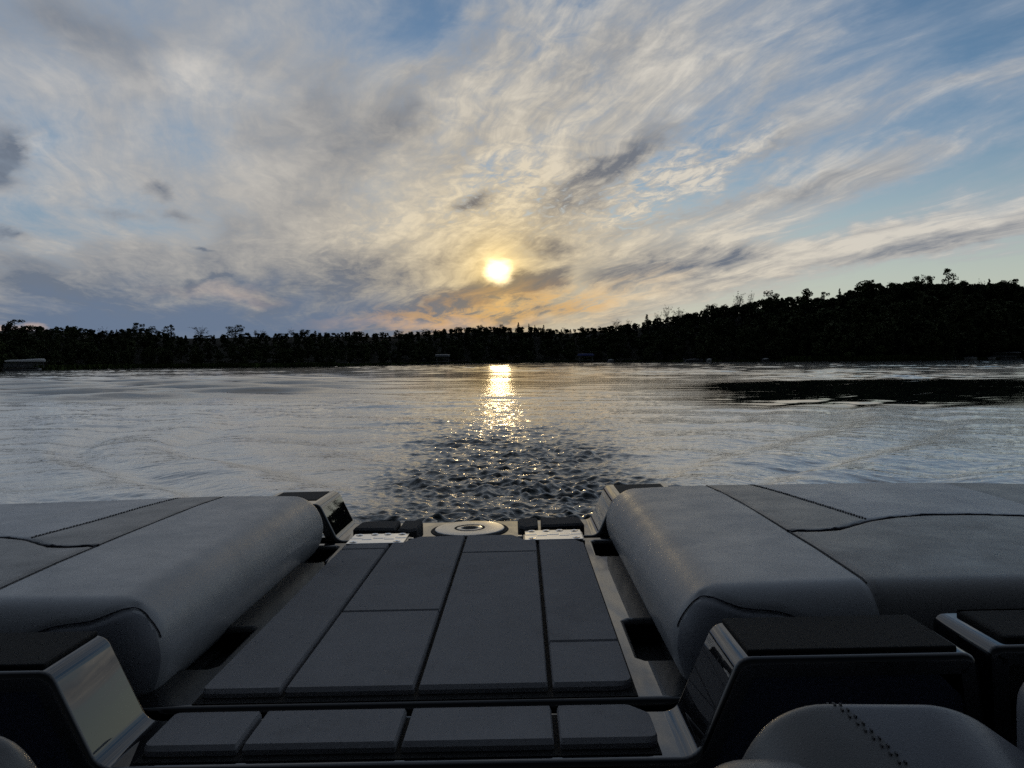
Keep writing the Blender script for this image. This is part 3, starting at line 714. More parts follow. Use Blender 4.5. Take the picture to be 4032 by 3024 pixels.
def build_lake():
    inner = np.array([.0, .8, 1.6, 2.4, 3.2, 4.0, 4.8, 5.4]); rr = [6.0]
    while rr[-1] < 300: rr.append(rr[-1] * (1.0028 if rr[-1] < 18 else 1.0054))
    rr = np.concatenate([inner[1:], np.array(rr), [330, 380, 450, 600, 900, 1600, 3000]])
    da = np.linspace(-41, 41, 1000); co = np.concatenate([np.linspace(41, 319, 90)[1:-1]])
    th = np.radians(np.concatenate([da, co])); n = len(th)
    Rr, Th = np.meshgrid(rr, th, indexing='ij')
    x = (Rr * np.sin(Th)).ravel(); y = (Rr * np.cos(Th)).ravel()
    h, slick, churn = lake_height(x, y)
    h *= 1 - sstep(Rr.ravel(), 260, 320)
    V = np.stack([x, y, h], 1)
    I = np.arange(len(rr) * n).reshape(len(rr), n); J = np.roll(I, -1, 1)
    F = np.stack([I[:-1], J[:-1], J[1:], I[1:]], -1).reshape(-1, 4)
    def fn(g, b, out):
        P = g.n('ShaderNodeNewGeometry').outputs['Position']
        sl = g.n('ShaderNodeAttribute', attribute_name='slick').outputs['Fac']; ch = g.n('ShaderNodeAttribute', attribute_name='churn').outputs['Fac']
        dist = g.v('LENGTH', P)
        fade = g.ss(dist, 6, 70, 1, .12)
        rp = g.noise(g.map(P, scale=(7, 15, 7)), 1, 4, .62)
        rp2 = g.noise(g.map(P, scale=(2.2, 5.5, 2)), 1, 4, .6)
        hh = g.mul(g.ss(ch, .05, .5, 1, 1.2), g.add(g.mul(rp, .010), g.mul(rp2, .030)), fade, g.ss(sl, 0, 1, 1, .05))
        bump(g, b, hh, .8, 1.0)
        ro = g.add(g.mul(g.ss(dist, 6, 90, .04, .10), g.ss(sl, 0, 1, 1, .35)), g.ss(ch, .1, .8, 0, .07))
        g.put(b.inputs['Roughness'], ro)
        spot = g.mul(g.ss(g.noise(P, 9, 6, .7), .60, .72), g.ss(ch, .45, .95), .5)
        g.put(b.inputs['Base Color'], g.mix(spot, (.018, .028, .027), (.45, .47, .48)))
        nrm = b.inputs['Normal'].links[0].from_socket
        fr_ = g.n('ShaderNodeFresnel'); fr_.inputs[0].default_value = 1.34; g.nt.links.new(nrm, fr_.inputs['Normal'])
        gl = g.n('ShaderNodeBsdfGlossy'); gl.inputs[0].default_value = (.97, .955, .925, 1); g.put(gl.inputs[1], ro); g.nt.links.new(nrm, gl.inputs['Normal'])
        mx = g.n('ShaderNodeMixShader'); g.put(mx.inputs[0], g.m('POWER', fr_.outputs[0], g.add(g.ss(ch, .04, .60, .30, .66), g.ss(sl, .1, .8, 0, .5)))); g.nt.links.new(b.outputs[0], mx.inputs[1]); g.nt.links.new(gl.outputs[0], mx.inputs[2]); g.nt.links.new(mx.outputs[0], out.inputs[0])
    m = mat('lake water', (.008, .014, .016), .06, ior=1.34, spec=0, metal=0, fn=fn)
    o = quads('water', V, F, m, smooth=True); o['kind'] = 'structure'
    for nm, a in (('slick', slick), ('churn', churn)):
        at = o.data.attributes.new(nm, 'FLOAT', 'POINT'); at.data.foreach_set('value', np.asarray(a, np.float32))
build_lake()

# ------------------------------------------------------------------ far shore
def hor(px): return 1406 - .0068 * (px - 2016)
DEP = np.array([(-3000, 60), (-1200, 50), (0, 41), (588, 33), (1000, 34), (1316, 32), (1633, 26), (1972, 21.5), (2362, 22), (2768, 24), (3000, 24), (3466, 25), (4032, 22), (5200, 26), (7000, 34)])
LINE = np.array([(-1500, 1280), (0, 1300), (60, 1292), (100, 1298), (280, 1297), (330, 1306), (420, 1312), (500, 1302), (560, 1296), (630, 1312), (720, 1324), (850, 1320), (1000, 1312), (1100, 1314), (1180, 1308), (1340, 1308), (1410, 1305), (1460, 1312), (1570, 1308), (1670, 1302), (1740, 1292), (1800, 1290), (1900, 1282), (2000, 1285), (2110, 1284), (2200, 1294), (2280, 1290), (2340, 1286), (2400, 1282), (2500, 1270), (2560, 1258), (2600, 1248), (2700, 1238), (2760, 1225), (2850, 1206), (2920, 1205), (3000, 1180), (3080, 1180), (3150, 1172), (3260, 1190), (3320, 1172), (3400, 1136), (3500, 1140), (3600, 1136), (3700, 1150), (3780, 1142), (3860, 1156), (3950, 1148), (4032, 1165), (4600, 1150), (5600, 1190)])
def shore_pt(px, back=0.0):
    py = hor(px) + np.interp(px, DEP[:, 0], DEP[:, 1]); d = ray(px, py); p = d * (EYE / -d[2])
    u = np.array([p[0], p[1]]); L = np.linalg.norm(u); u = u * (1 + back / L)
    return u[0], u[1], L + back
def line_h(px, L): return (hor(px) - np.interp(px, LINE[:, 0], LINE[:, 1])) / FPX * L + EYE      # canopy top at that distance
def ground_z(px, back):
    top = line_h(px, shore_pt(px, 60)[2]); rise = max(top - 4.5, top * .82)  # slope raised behind the wood to block light between the crowns
    return .12 + rise * float(sstep(np.array(back), 3, 66)) + .25 * min(back / 6, 1)
foliage_fn = lambda c, amt: (lambda g, b, o: g.put(b.inputs['Base Color'], g.v('SCALE', g.comb(*c), scale=g.ss(g.noise(g.n('ShaderNodeNewGeometry').outputs['Position'], .35, 3, .6), .3, .7, 1 - amt, 1 + amt, 'LINEAR'))))
M_LEAF = mat('dark foliage', (.085, .10, .05), .9, spec=.05, fn=foliage_fn((.085, .10, .05), .5))
M_LEAF2 = mat('leaf green foliage', (.09, .115, .045), .9, spec=.05, fn=foliage_fn((.09, .115, .045), .35))
M_AIRY = mat('sparse foliage', (.035, .032, .022), .9, spec=.05, fn=foliage_fn((.035, .032, .022), .3))
M_BARK = mat('grey bark', (.05, .045, .04), .95, spec=.05); M_PALE = mat('pale bark', (.28, .26, .23), .9, spec=.05)
M_GRASS = mat('shore grass', (.09, .12, .04), .9, spec=.05, fn=foliage_fn((.09, .12, .04), .4))
# land behind the waterline
pxs = np.concatenate([np.arange(-2600, 0, 160), np.arange(0, 4032, 28), np.arange(4032, 6700, 160)]); bk = [-1.5, -.1, 2, 6, 14, 26, 40, 62, 90, 160, 400]
V = []; rng = np.random.default_rng(3)
for b in bk:
    for px in pxs:
        X, Y, L = shore_pt(px, b); z = -.4 if b < -1 else (.02 if b < 0 else ground_z(px, b) + rng.uniform(-.1, .1))
        V.append((X, Y, z))
n = len(pxs); F = [(j * n + i, j * n + i + 1, (j + 1) * n + i + 1, (j + 1) * n + i) for j in range(len(bk) - 1) for i in range(n - 1)]
o = pyd('terrain', V, F, mat('shore soil', (.022, .022, .016), .95, spec=.05, fn=vary((.022, .022, .016), .4, .3)))
o['kind'] = 'structure'

# tree makers, all one unit tall; leaves are small loose quads gathered in clumps along limbs
def leaf_cloud(rng, centres, radii, count, size):
    k = rng.integers(0, len(centres), count); d = rng.normal(size=(count, 3)); d /= np.linalg.norm(d, axis=1, keepdims=True)
    p = centres[k] + d * (rng.uniform(.35, 1, (count, 1)) ** .5) * radii[k][:, None] * np.array([1, 1, .8])
    a = rng.normal(size=(count, 3)); a /= np.linalg.norm(a, axis=1, keepdims=True); b = np.cross(a, rng.normal(size=(count, 3))); b /= np.linalg.norm(b, axis=1, keepdims=True)
    s = size * rng.uniform(.6, 1.5, (count, 1)); a, b = a * s, b * s * .7
    V = np.stack([p - a - b, p + a - b * .6, p + a * .8 + b, p - a * .7 + b], 1).reshape(-1, 3)
    return V, np.arange(count * 4).reshape(-1, 4)
def limb(p0, p1, r0, r1, n=5):
    p0, p1 = np.array(p0, float), np.array(p1, float); t = (p1 - p0) / np.linalg.norm(p1 - p0); s = np.cross(t, (.3, .9, .2)); s /= np.linalg.norm(s); u = np.cross(s, t); V = []
    for p, r in ((p0, r0), (p1, r1)):
        for k in range(n): V.append(p + (s * math.cos(6.283 * k / n) + u * math.sin(6.283 * k / n)) * r)
    return V, [(k, (k + 1) % n, n + (k + 1) % n, n + k) for k in range(n)]
def join(parts):
    V, F, b = [], [], 0
    for v, f in parts: V.append(np.asarray(v)); F.append(np.asarray(f) + b); b += len(v)
    return np.concatenate(V), np.concatenate(F)
def make_tree(kind, seed):
    """(trunk V, F), (crown V, F) of a tree one unit tall, crown about w wide."""
    rng = np.random.default_rng(seed); L = []; cs = []; rs = []
    if kind == 'round':
        L.append(limb((0, 0, 0), (.01, 0, .5), .022, .014)); L.append(limb((.01, 0, .5), (0, .01, .9), .014, .004))
        for _ in range(20):
            a, e = rng.uniform(0, 6.283), rng.uniform(-.9, 1); rad = .26 * math.sqrt(1 - (e * .8) ** 2) * rng.uniform(.5, 1.05)
            c = (math.cos(a) * rad, math.sin(a) * rad, .60 + .30 * e); cs.append(c); rs.append(rng.uniform(.07, .12)); L.append(limb((0, 0, max(c[2] - .25, .2)), c, .007, .002, 4))
        cl = leaf_cloud(rng, np.array(cs), np.array(rs), 900, .017)
    elif kind == 'dense':
        L.append(limb((0, 0, 0), (0, 0, .8), .026, .006))
        for _ in range(26):
            a, e = rng.uniform(0, 6.283), rng.uniform(-1, 1); rad = .30 * math.sqrt(max(1 - e * e, .05)) * rng.uniform(.3, 1)
            cs.append((math.cos(a) * rad, math.sin(a) * rad, .52 + .40 * e)); rs.append(rng.uniform(.09, .14))
        cl = leaf_cloud(rng, np.array(cs), np.array(rs), 1300, .020)
    elif kind == 'layered':
        L.append(limb((0, 0, 0), (.02, 0, .55), .022, .015)); L.append(limb((.02, 0, .55), (-.01, .02, .97), .015, .004))
        for k in range(11):
            a = rng.uniform(0, 6.283); z = .42 + .52 * k / 10; rad = rng.uniform(.10, .30) * (1.1 - .5 * (k / 10) ** 2)
            c = np.array((math.cos(a) * rad, math.sin(a) * rad, z)); L.append(limb((0, 0, z - .1), c, .008, .002, 4))
            for q in (.6, 1.0): cs.append(c * (q, q, 1)); rs.append(rng.uniform(.05, .085))
        cs.append((0, 0, .95)); rs.append(.05)
        cl = leaf_cloud(rng, np.array(cs), np.array(rs), 760, .016); cl[0][:, 2] = np.round(cl[0][:, 2] / .045) * .045 * .35 + cl[0][:, 2] * .65
    elif kind == 'airy':
        L.append(limb((0, 0, 0), (.015, 0, .5), .016, .011))
        for k in range(15):
            a = rng.uniform(0, 6.283); rad = rng.uniform(.06, .30); z = rng.uniform(.62, .96); z0 = rng.uniform(.35, .6)
            m_ = np.array((math.cos(a) * rad * .5, math.sin(a) * rad * .5, (z0 + z) / 2 + .02)); c = np.array((math.cos(a) * rad, math.sin(a) * rad, z))
            L.append(limb((.01, 0, z0), m_, .007, .0045, 4)); L.append(limb(m_, c, .0045, .0015, 4)); cs.append(c); rs.append(rng.uniform(.05, .10))
            for _ in range(3):
                e = c + rng.normal(size=3) * .07; L.append(limb(m_, e, .003, .001, 3)); cs.append(e); rs.append(.04)
        cl = leaf_cloud(rng, np.array(cs), np.array(rs), 420, .011)
    else:                                                        # spruce
        L.append(limb((0, 0, 0), (0, 0, .98), .020, .003))
        for k in range(26):
            z = .12 + .84 * k / 25
            for q in range(5):
                a = rng.uniform(0, 6.283); rad = (.19 * (1 - z) + .012) * rng.uniform(.5, 1.1); cs.append((math.cos(a) * rad, math.sin(a) * rad, z - rad * .25)); rs.append(.018 + .06 * (1 - z))
        cl = leaf_cloud(rng, np.array(cs), np.array(rs), 900, .015)
    tv = []; tf = []; b = 0
    for v, f in L:
        tv += list(v); n = len(v) // 2; tf += [tuple(q + b for q in w) for w in f]; b += len(v)
    return (tv, tf), cl
PROTO = {}
def proto(kind, k):
    if (kind, k) not in PROTO:
        (tv, tf), (cv, cf) = make_tree(kind, hash_seed(kind) + k)
        PROTO[kind, k] = (tv, tf, cv, cf, {})
    return PROTO[kind, k]
def hash_seed(s): return sum(ord(c) for c in s) * 7
def place_tree(kind, k, X, Y, z, height, width, rot, label, group, leaf=None, bark=None):
    """A tree of its own: an Empty at its foot with a trunk and a crown that share mesh data between copies."""
    tv, tf, cv, cf, cache = proto(kind, k)
    key = (leaf.name, bark.name)
    root = empty({'spruce': 'spruce_tree', 'airy': 'sparse_tree'}.get(kind, 'broadleaf_tree'), (X, Y, z), rot); root.scale = (width, width, height)
    if key not in cache:
        t = pyd('trunk', tv, tf, bark, root); c = quads('crown', cv, cf, leaf, root); cache[key] = (t, c)
    else:
        for src in cache[key]:
            q = src.copy(); C.objects.link(q); q.parent = root
    tag(root, label, 'tree', group); return root

# the mass of the wood: several rows of merged crowns from the water's edge up the slope
def build_wood():
    rng = np.random.default_rng(21); VV, FF = [], []; base = 0
    kinds = ['dense', 'dense', 'round', 'layered', 'dense', 'dense', 'round', 'spruce']
    rows = [(2.5, .42, 56), (7, .62, 46), (15, .78, 42), (26, .88, 36), (42, .97, 22), (52, 1.0, 20), (58, 1.0, 22), (64, 1.0, 24)]
    for back, part, step in rows:
        for px in np.arange(-1500, 5700, step):
            edge = px < -100 or px > 4140
            if edge and rng.uniform() < .5: continue
            px = px + rng.uniform(-.5, .5) * step; bb = back + rng.uniform(-2, 3) * (1 if back > 5 else .3)
            X, Y, L = shore_pt(px, bb); g0 = ground_z(px, bb)
            top = (line_h(px, L) - EYE) / 1.02 + EYE; H = (top - .2) * part * rng.uniform(.84, 1.0)
            z1 = max(H, g0 + 2.2 + 1.5 * rng.uniform()) if back < 40 else top * (1 - .12 * rng.uniform() ** 2)
            h = z1 - g0
            if h < 1.5: continue
            kd = kinds[rng.integers(len(kinds))]
            cv, cf = proto(kd, int(rng.integers(3)))[2:4]
            a = rng.uniform(0, 6.283); w = h * rng.uniform(.6, 1.7) if back > 5 else h * rng.uniform(1.0, 1.5)
            w = max(w, step / FPX * L * 1.3)
            v = cv.copy(); vx = v[:, 0] * math.cos(a) - v[:, 1] * math.sin(a); vy = v[:, 0] * math.sin(a) + v[:, 1] * math.cos(a)
            zz = v[:, 2] * h if back > 5 else (v[:, 2] - .12) * h * 1.1
            sel = rng.permutation(len(cf))[:int(len(cf) * (1.0 if back > 40 else .62 if kd == 'dense' else .8))]
            q4 = np.stack([X + vx * w, Y + vy * w, g0 + zz], 1)[cf[sel]]; mid = q4.mean(1, keepdims=True)
            w4 = (mid + (q4 - mid) * 1.55).reshape(-1, 3)
            VV.append(w4); FF.append(np.arange(len(w4)).reshape(-1, 4) + base); base += len(w4)
    o = quads('shore_woods', np.concatenate(VV), np.concatenate(FF), M_LEAF)
    tag(o, 'dark unbroken mass of woodland along the far shore of the lake', 'woods', kind='stuff')
    # reeds and grass at the water's edge
    VV = []
    for lo, hi, cnt, hh in ((-900, 1330, 9000, .75), (3080, 3760, 4200, 1.3), (1330, 3080, 5000, .5), (3760, 5000, 3000, .6)):
        for _ in range(cnt):
            px = rng.uniform(lo, hi); X, Y, L = shore_pt(px, rng.uniform(-.3, 3.2)); s = rng.uniform(.10, .28); a = rng.uniform(0, 3.14); h = hh * rng.uniform(.4, 1.15)
            dx, dy = math.cos(a) * s, math.sin(a) * s; lx, ly = rng.normal(0, .15, 2)
            VV += [(X - dx, Y - dy, 0), (X + dx, Y + dy, 0), (X + dx * .4 + lx, Y + dy * .4 + ly, h), (X - dx * .4 + lx, Y - dy * .4 + ly, h * .9)]
    o = quads('shore_grass', np.array(VV), np.arange(len(VV)).reshape(-1, 4), M_GRASS)
    tag(o, 'low green band of reeds and grass fringing the far waterline', 'grass', kind='stuff')
build_wood()

# trees one can tell apart: (pixel across, pixel of the top, crown width in pixels, kind, label)
SKY = 'trees standing above the woods on the skyline'
TREES = [
    (62, 1281, 84, 'layered', 'flat topped tree breaking the skyline beside the pale streak of cloud at far left'),
    (205, 1296, 60, 'round', 'small rounded treetop to the right of the flat topped tree at far left'),
    (278, 1294, 56, 'round', 'low bushy treetop midway between the far left tree and the paired tall trees'),
    (415, 1301, 44, 'airy', 'thin half bare treetop left of the paired tall trees on the left shore'),
    (492, 1297, 50, 'round', 'short leafy crown tucked against the left side of the paired tall trees'),
    (545, 1283, 66, 'layered', 'left and taller one of the paired tall trees on the left skyline'),
    (602, 1287, 56, 'round', 'right and slimmer one of the paired tall trees on the left skyline'),
    (676, 1288, 64, 'layered', 'dark lopsided tree standing alone with sky both sides on the left skyline'),
    (790, 1294, 74, 'airy', 'wide see-through tree between the lopsided tree and the big round tree'),
    (930, 1279, 78, 'round', 'big round leafy tree, largest crown on the left skyline'),
    (1008, 1303, 30, 'airy', 'narrow feathery treetop close to the right of the big round tree'),
    (1043, 1305, 34, 'airy', 'bare twiggy treetop two places right of the big round tree'),
    (1105, 1311, 40, 'round', 'low dark treetop left of the airy tree with a slanted crown'),
    (1148, 1298, 34, 'airy', 'airy tree with a slanted crown beside the bushy square tree'),
    (1203, 1295, 46, 'round', 'bushy square-headed tree left of the dark pointed spruce'),
    (1243, 1303, 36, 'spruce', 'dark pointed spruce right of the bushy square-headed tree'),
    (1410, 1302, 84, 'dense', 'broad smooth dome of leaves on the skyline left of the sun'),
    (1507, 1303, 30, 'round', 'small upright treetop where the sky turns orange'),
    (1570, 1295, 44, 'round', 'mushroom shaped tree dark against the orange cloud'),
    (1617, 1301, 36, 'dense', 'low dome just right of the mushroom shaped tree'),
    (1668, 1294, 36, 'airy', 'ragged open tree right of the mushroom shaped tree under the orange cloud'),
    (1712, 1295, 40, 'airy', 'second ragged open tree at the start of the rising wood under the sun'),
    (1806, 1282, 58, 'dense', 'wide low dome left of the sun glitter on the skyline'),
    (1890, 1274, 30, 'round', 'small knob of leaves left of the point below the sun'),
    (1976, 1271, 30, 'round', 'small knob of leaves straight below the sun'),
    (2042, 1267, 26, 'spruce', 'tallest of the little spruces right of the point below the sun'),
    (2083, 1272, 18, 'spruce', 'thin little spruce second to the right of the point below the sun'),
    (2107, 1277, 16, 'spruce', 'smallest little spruce between two others right of the sun'),
    (2141, 1277, 24, 'spruce', 'rightmost little spruce beside the dip in the skyline'),
    (2222, 1287, 20, 'airy', 'wispy sapling in the dip of the skyline right of the sun'),
    (2290, 1279, 36, 'dense', 'round bush at the right end of the dip in the skyline'),
    (2428, 1262, 62, 'airy', 'lacy broad tree at the foot of the wooded hill'),
    (2478, 1261, 32, 'airy', 'lacy narrow tree touching the broad lacy tree at the foot of the hill'),
    (2547, 1238, 40, 'spruce', 'sharp pointed spruce on the lower slope of the wooded hill'),
    (2590, 1234, 36, 'airy', 'short pale bare tree beside the sharp pointed spruce'),
    (2627, 1210, 46, 'airy', 'tall pale bare tree, first of the pair on the hill slope'),
    (2676, 1215, 58, 'airy', 'spreading pale bare tree, second of the pair on the hill slope'),
    (2702, 1224, 36, 'round', 'dark leafy treetop leaning on the spreading pale bare tree'),
    (2800, 1197, 74, 'round', 'heavy rounded tree halfway up the hill right of the bare pair'),
    (2856, 1195, 46, 'dense', 'square dark treetop next to the heavy rounded tree halfway up the hill'),
    (2910, 1165, 74, 'airy', 'reddish umbrella shaped bare tree rising high on the hill slope'),
    (2953, 1164, 34, 'airy', 'thin bare tree touching the reddish umbrella shaped one'),
    (3034, 1148, 74, 'round', 'open round tree right of the umbrella shaped bare tree'),
    (3175, 1142, 66, 'dense', 'two tiered dark tree like a helmet on the hill'),
    (3244, 1166, 52, 'layered', 'small flat layered tree in the gap right of the helmet shaped tree'),
    (3304, 1154, 32, 'spruce', 'narrow grey topped tree at the left foot of the hill dome'),
    (3418, 1120, 118, 'dense', 'large smooth dome of foliage crowning the hill'),
    (3512, 1132, 60, 'round', 'even leafy treetop just right of the large dome'),
    (3568, 1131, 50, 'dense', 'level dark treetop left of the two tall crowns at right'),
    (3612, 1122, 60, 'layered', 'layered crown joined to the left of the tall oval crown'),
    (3648, 1110, 56, 'round', 'tall oval crown, left one of the two highest at right'),
    (3732, 1101, 82, 'layered', 'highest tree on the hill with broken layered crown'),
    (3793, 1128, 46, 'round', 'rounded treetop on the right shoulder of the highest tree'),
    (3859, 1147, 32, 'airy', 'slim open tree standing in the notch of the skyline at right'),
    (3890, 1140, 36, 'spruce', 'pointed treetop just right of the notch in the skyline at right'),
    (3940, 1134, 60, 'round', 'rounded tree near the right end of the skyline'),
    (3990, 1145, 58, 'layered', 'last layered tree before the right end of the skyline'),
]
for k, (px, py, wpx, kind, label) in enumerate(TREES):
    back = 46 if px > 700 else 30
    X, Y, L = shore_pt(px, back); g0 = ground_z(px, back)
    top = EYE + (hor(px) - py) / FPX * L; w = wpx / FPX * L / {'spruce': .40, 'dense': .72, 'airy': .72}.get(kind, .66)
    bark = M_PALE if kind == 'airy' and 2580 < px < 2960 else M_BARK
    leaf = M_AIRY if kind == 'airy' else (M_LEAF2 if px > 2950 else M_LEAF)
    place_tree(kind, k % 3, X, Y, g0 - .1, (top - g0) / {'airy': 1.02, 'dense': 1.08, 'round': 1.04}.get(kind, 1.0), w, (k * 2.4) % 6.28, label, SKY, leaf, bark)
for k, (px, h, label) in enumerate(((3556, 6.5, 'slim pale trunked tree at the water edge left of the twin pale trunks'), (3738, 8.5, 'left one of the twin pale trunked trees above the little dock'), (3752, 8.0, 'right one of the twin pale trunked trees above the little dock'))):
    X, Y, L = shore_pt(px, 1.3 + .3 * k); place_tree('airy', 2 - k, X, Y, .1, h, h * .42, k * 1.1, label, 'pale trunked trees by the water', M_LEAF2, M_PALE)
# brush leaning over the near bank at far left and pale green shrubs on the right bank
for k, (px, h, w, label) in enumerate(((-30, 6.2, 6.5, 'lighter green willow hanging over the bank at the far left edge'), (3330, 6.0, 6.5, 'pale green bush on the right bank, tallest of the three'), (3230, 4.2, 6.0, 'pale green bush on the right bank, leftmost of the three'), (3460, 4.6, 5.0, 'pale green bush on the right bank, rightmost of the three'))):
    X, Y, L = shore_pt(px, .8); place_tree('dense', k % 3, X, Y, -.5, h, w, k, label, 'bushes on the bank', M_LEAF2, M_BARK)

# ------------------------------------------------------------------ boats, lifts and docks along the shore
M_COVER = mat('weathered white cover', (.62, .62, .60), .7); M_ALU = mat('dull aluminium', (.30, .31, .32), .4, metal=.6); M_BLUE = mat('blue canopy', (.02, .04, .22), .7)
M_GREY = mat('grey hull paint', (.16, .17, .18), .4); M_WOOD = mat('weathered planks', (.14, .12, .10), .85, fn=vary((.14, .12, .10), .3, 2)); M_RED = mat('dull red trim', (.18, .03, .03), .6); M_DARKB = mat('dark boat cover', (.03, .032, .04), .7)
def at_shore(px, out_): X, Y, L = shore_pt(px, -out_); return (X, Y, 0.0), -math.atan2(X, Y)
def part_box(nm, root, m, *a, bev=.02): return box(nm, *a, m, root, bev)
def rail_frame(nm, root, m, x0, x1, y0, y1, z0, z1, nx, r=.025):
    bm = bmesh.new()
    for y in (y0, y1):
        for i in range(nx + 1):
            x = x0 + (x1 - x0) * i / nx; bm_box(bm, x - r, x + r, y - r, y + r, z0, z1)
        for z in (z1, (z0 + z1) / 2): bm_box(bm, x0 - r, x1 + r, y - r * .9, y + r * .9, z - r, z + r)
    for x in (x0, x1): bm_box(bm, x - r * .8, x + r * .8, y0, y1, z1 - r * .8, z1 + r * .8)
    return fin(nm, bm, m, root)
def pontoon_boat(px, out_, label, canopy, length=5.2):
    loc, rz = at_shore(px, out_); r = empty('pontoon_boat', loc, rz); h = length / 2
    for y in (-.75, .75):
        V, F = [], []; n = 10; xs = [(-h, .05), (-h + .3, .24), (h - .6, .24), (h, .06)]
        for x, q in xs:
            for k in range(n): V.append((x, y + q * math.cos(6.283 * k / n), .12 + q * math.sin(6.283 * k / n) + (.1 if q < .1 and x > 0 else 0)))
        F = [(i * n + k, i * n + (k + 1) % n, (i + 1) * n + (k + 1) % n, (i + 1) * n + k) for i in range(3) for k in range(n)] + [tuple(range(n)), tuple(range(3 * n, 4 * n))]
        pyd('pontoon', V, F, M_ALU, r)
    part_box('deck', r, M_GREY, -h + .1, h - .3, -1.1, 1.1, .36, .44)
    f = rail_frame('railing', r, M_ALU, -h + .2, h - .5, -1.05, 1.05, .44, 1.05, 7)
    part_box('side_panel', r, M_GREY, -h + .25, h - 1.2, -1.04, -1.01, .52, .98, bev=.005)
    part_box('console', r, M_DARKB, -.3, .3, .1, .7, .44, 1.25, bev=.06); part_box('bench', r, M_COVER, -h + .3, -h + .9, -.9, .9, .44, .92, bev=.08)
    tag(r, label, 'pontoon boat', 'boats and docks along the far shore')
    if canopy: 
        fr_ = rail_frame('canopy_frame', r, M_ALU, -h + .4, h - .8, -1.0, 1.0, .9, 1.78, 2, .02)
        V, F = [], []; n = 12                                         # arched roof
        for x in np.linspace(-h + .15, h - .3, 6):
            e = .10 * (abs(x) / h) ** 4
            for k in range(n + 1):
                t = k / n * 2 - 1; V.append((x, t * 1.15, 1.98 - e - .22 * t * t))
        for x in np.linspace(-h + .15, h - .3, 6):
            for k in range(n + 1):
                t = k / n * 2 - 1; V.append((x, t * 1.13, 1.92 - .24 * t * t - .05 * abs(t)))
        n1 = n + 1; top = 6 * n1
        F = [(j * n1 + i, j * n1 + i + 1, (j + 1) * n1 + i + 1, (j + 1) * n1 + i) for j in range(5) for i in range(n)]
        F += [tuple(top + q for q in f)[::-1] for f in F[:5 * n]]
        F += [(i, top + i, top + i + 1, i + 1) for i in range(n)] + [(5 * n1 + i, 5 * n1 + i + 1, top + 5 * n1 + i + 1, top + 5 * n1 + i) for i in range(n)]
        F += [(j * n1 + q, (j + 1) * n1 + q, top + (j + 1) * n1 + q, top + j * n1 + q) for j in range(5) for q in (0, n)]
        pyd('canopy', V, F, canopy, r)
    return r
def boat_lift(px, out_, label, roof, length, width=2.6, height=2.4):
    loc, rz = at_shore(px, out_); r = empty('boat_lift', loc, rz); h = length / 2
    for x in (-h * .8, h * .8):
        for y in (-width / 2, width / 2): part_box('post', r, M_ALU, x - .05, x + .05, y - .05, y + .05, -.3, height - .5, bev=.01)
    for y in (-width / 2 - .06, width / 2 + .06): part_box('side_rail', r, M_ALU, -h, h, y - .04, y + .04, .52, .66, bev=.01)
    V, F = [], []; n = 10; m_ = 7
    for j, x in enumerate(np.linspace(-h, h, m_)):
        e = 1 - .12 * abs(x / h) ** 6
        for k in range(n + 1):
            t = k / n * 2 - 1; V.append((x, t * (width / 2 + .15) * (1 if e > .93 else .96), height * .72 + (.55 * e) * math.sqrt(max(1 - abs(t) ** 3.2, 0))))
    n1 = n + 1; F = [(j * n1 + i, j * n1 + i + 1, (j + 1) * n1 + i + 1, (j + 1) * n1 + i) for j in range(m_ - 1) for i in range(n)] + [tuple(range(n1)), tuple(range((m_ - 1) * n1, m_ * n1))]
    pyd('canopy', V, F, roof, r)
    tag(r, label, 'boat lift', 'boats and docks along the far shore'); return r
def runabout(px, out_, label, hullm, topm, length=3.6, name='moored_boat', cat='boat', z=0.0):
    loc, rz = at_shore(px, out_); loc = (loc[0], loc[1], z); r = empty(name, loc, rz + .2); V, F = [], []; n = 9; st = np.linspace(0, 1, 9)
    for t in st:
        w = .85 * (1 - max(t - .45, 0) ** 2 * 3.0) if t < .98 else .05; w = max(w, .05); x = -length / 2 + length * t; sheer = .55 + .22 * t * t
        for k in range(n):
            q = k / (n - 1) * 2 - 1; V.append((x, q * w, sheer if abs(q) > .99 else -.12 + (sheer + .1) * abs(q) ** 2.2 + .25 * max(t - .7, 0)))
    F = [(j * n + i, j * n + i + 1, (j + 1) * n + i + 1, (j + 1) * n + i) for j in range(8) for i in range(n - 1)] + [tuple(range(n))]
    pyd('hull', V, F, hullm, r)
    D = []
    for t in st:
        w = max(.85 * (1 - max(t - .45, 0) ** 2 * 3.0) if t < .98 else .05, .05) * .97; x = -length / 2 + length * t; sheer = .55 + .22 * t * t
        D += [(x, -w, sheer), (x, 0, sheer + .24 * math.sin(3.14 * min(t * 1.1, 1))), (x, w, sheer)]
    pyd('cover', D, [(j * 3 + i, j * 3 + i + 1, (j + 1) * 3 + i + 1, (j + 1) * 3 + i) for j in range(8) for i in (0, 1)], topm, r)
    part_box('outboard_motor', r, M_DARKB, -length / 2 - .32, -length / 2 - .02, -.17, .17, .25, .95, bev=.06)
    tag(r, label, cat, 'boats and docks along the far shore'); return r
def dock(px, out_, label, length, yaw=0.0, width=1.2):
    loc, rz = at_shore(px, out_); r = empty('dock', loc, rz + yaw); h = length / 2
    part_box('deck', r, M_WOOD, -h, h, -width / 2, width / 2, .36, .44, bev=.01)
    for x in np.linspace(-h + .2, h - .2, max(2, int(length / 2.0))):
        for y in (-width / 2 + .05, width / 2 - .05): part_box('post', r, M_ALU, x - .04, x + .04, y - .04, y + .04, -.4, .75, bev=.01)
    tag(r, label, 'dock', 'boats and docks along the far shore'); return r
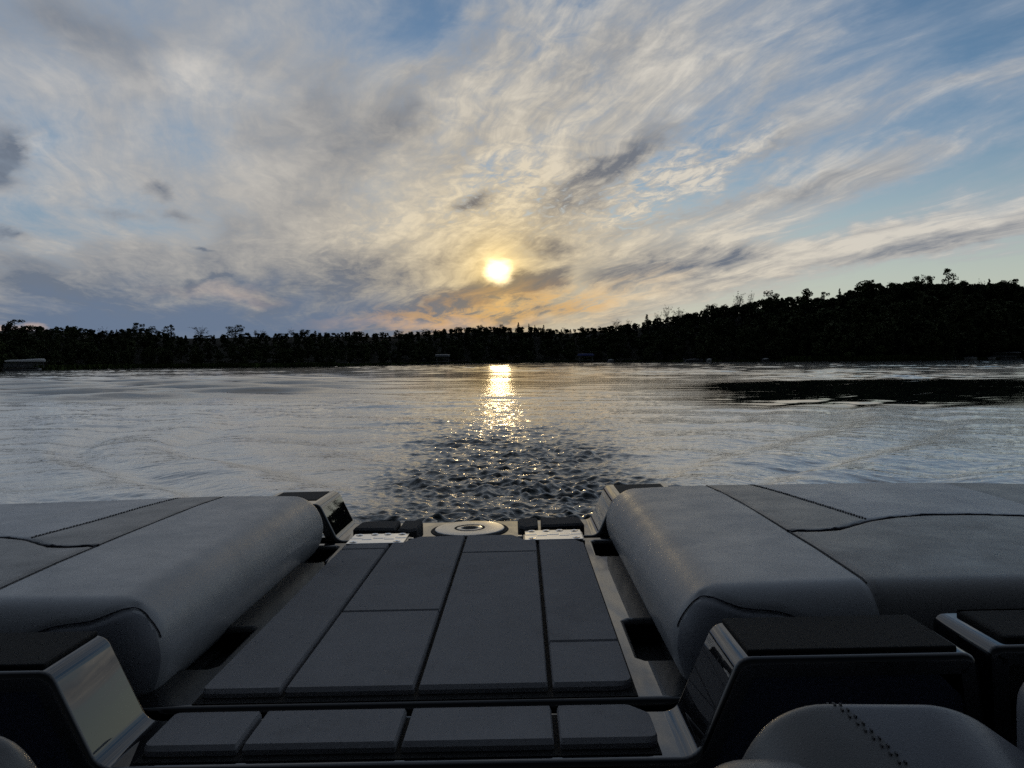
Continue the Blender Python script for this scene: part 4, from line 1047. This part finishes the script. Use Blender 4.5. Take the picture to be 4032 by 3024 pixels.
pontoon_boat(88, 3.2, 'pontoon boat under a long white cover moored at the far left bank', None, 4.8)
loc, rz = at_shore(100, 3.2)
r = empty('boat_cover', (loc[0], loc[1], 1.42), rz)
V, F = [], []; n = 8
for x, q in ((-2.5, .25), (-2.2, .8), (-.5, 1.0), (1.6, 1.05), (2.35, 1.0), (2.55, .55)):
    for k in range(n + 1):
        t = k / n * 2 - 1; V.append((x, t * 1.2, (.34 if x > 1 else .22) * q * (1 - abs(t) ** 2.5) - .02 - (.12 if abs(t) == 1 else 0) * q))
F = [(j * 9 + i, j * 9 + i + 1, (j + 1) * 9 + i + 1, (j + 1) * 9 + i) for j in range(5) for i in range(8)] + [tuple(range(9)), tuple(range(45, 54))]
pyd('cover_cloth', V, F, M_COVER, r); rail_frame('support_frame', r, M_ALU, -2.2, 2.3, -1.1, 1.1, -1.05, -.05, 3, .03)
tag(r, 'long white rounded cover standing over the pontoon boat at far left', 'boat cover', 'boats and docks along the far shore')
dock(20, 4.6, 'low grey dock beside the white covered boat at far left', 4.5)
boat_lift(1743, 1.5, 'dark grey canopied boat lift on the shore left of the sun glitter', M_GREY, 3.4)
boat_lift(2307, 1.5, 'boat lift with a bright blue canopy right of the sun glitter', M_BLUE, 4.3)
runabout(2405, 1.5, 'tiny pale rowing boat just right of the blue canopy', M_COVER, M_GREY, 1.5); dock(2432, 1.6, 'thin dock beside the tiny pale rowing boat', 2.2)
runabout(2733, 1.5, 'grey motorboat pulled up under the wooded hill', M_GREY, M_DARKB, 4.4); runabout(2792, 1.5, 'little white dinghy beside the grey motorboat', M_COVER, M_COVER, 1.2)
runabout(3014, 1.5, 'small pale boat alone at the edge of the grassy bank', M_GREY, M_COVER, 1.8)
dock(3738, 1.8, 'short pale dock under the twin pale trunks', 3.0)
runabout(3820, 1.6, 'white runabout between the short dock and the canopied pontoon', M_COVER, M_GREY, 3.0)
runabout(3905, 2.2, 'low white jet ski at the dock end in front of the canopied pontoon', M_COVER, M_DARKB, 1.8, 'jet_ski', 'jet ski')
pontoon_boat(3965, 1.6, 'pontoon boat with a grey arched canopy at the right edge', M_GREY, 6.6)
dock(3900, 1.2, 'long dark dock running along the right bank', 7.0)
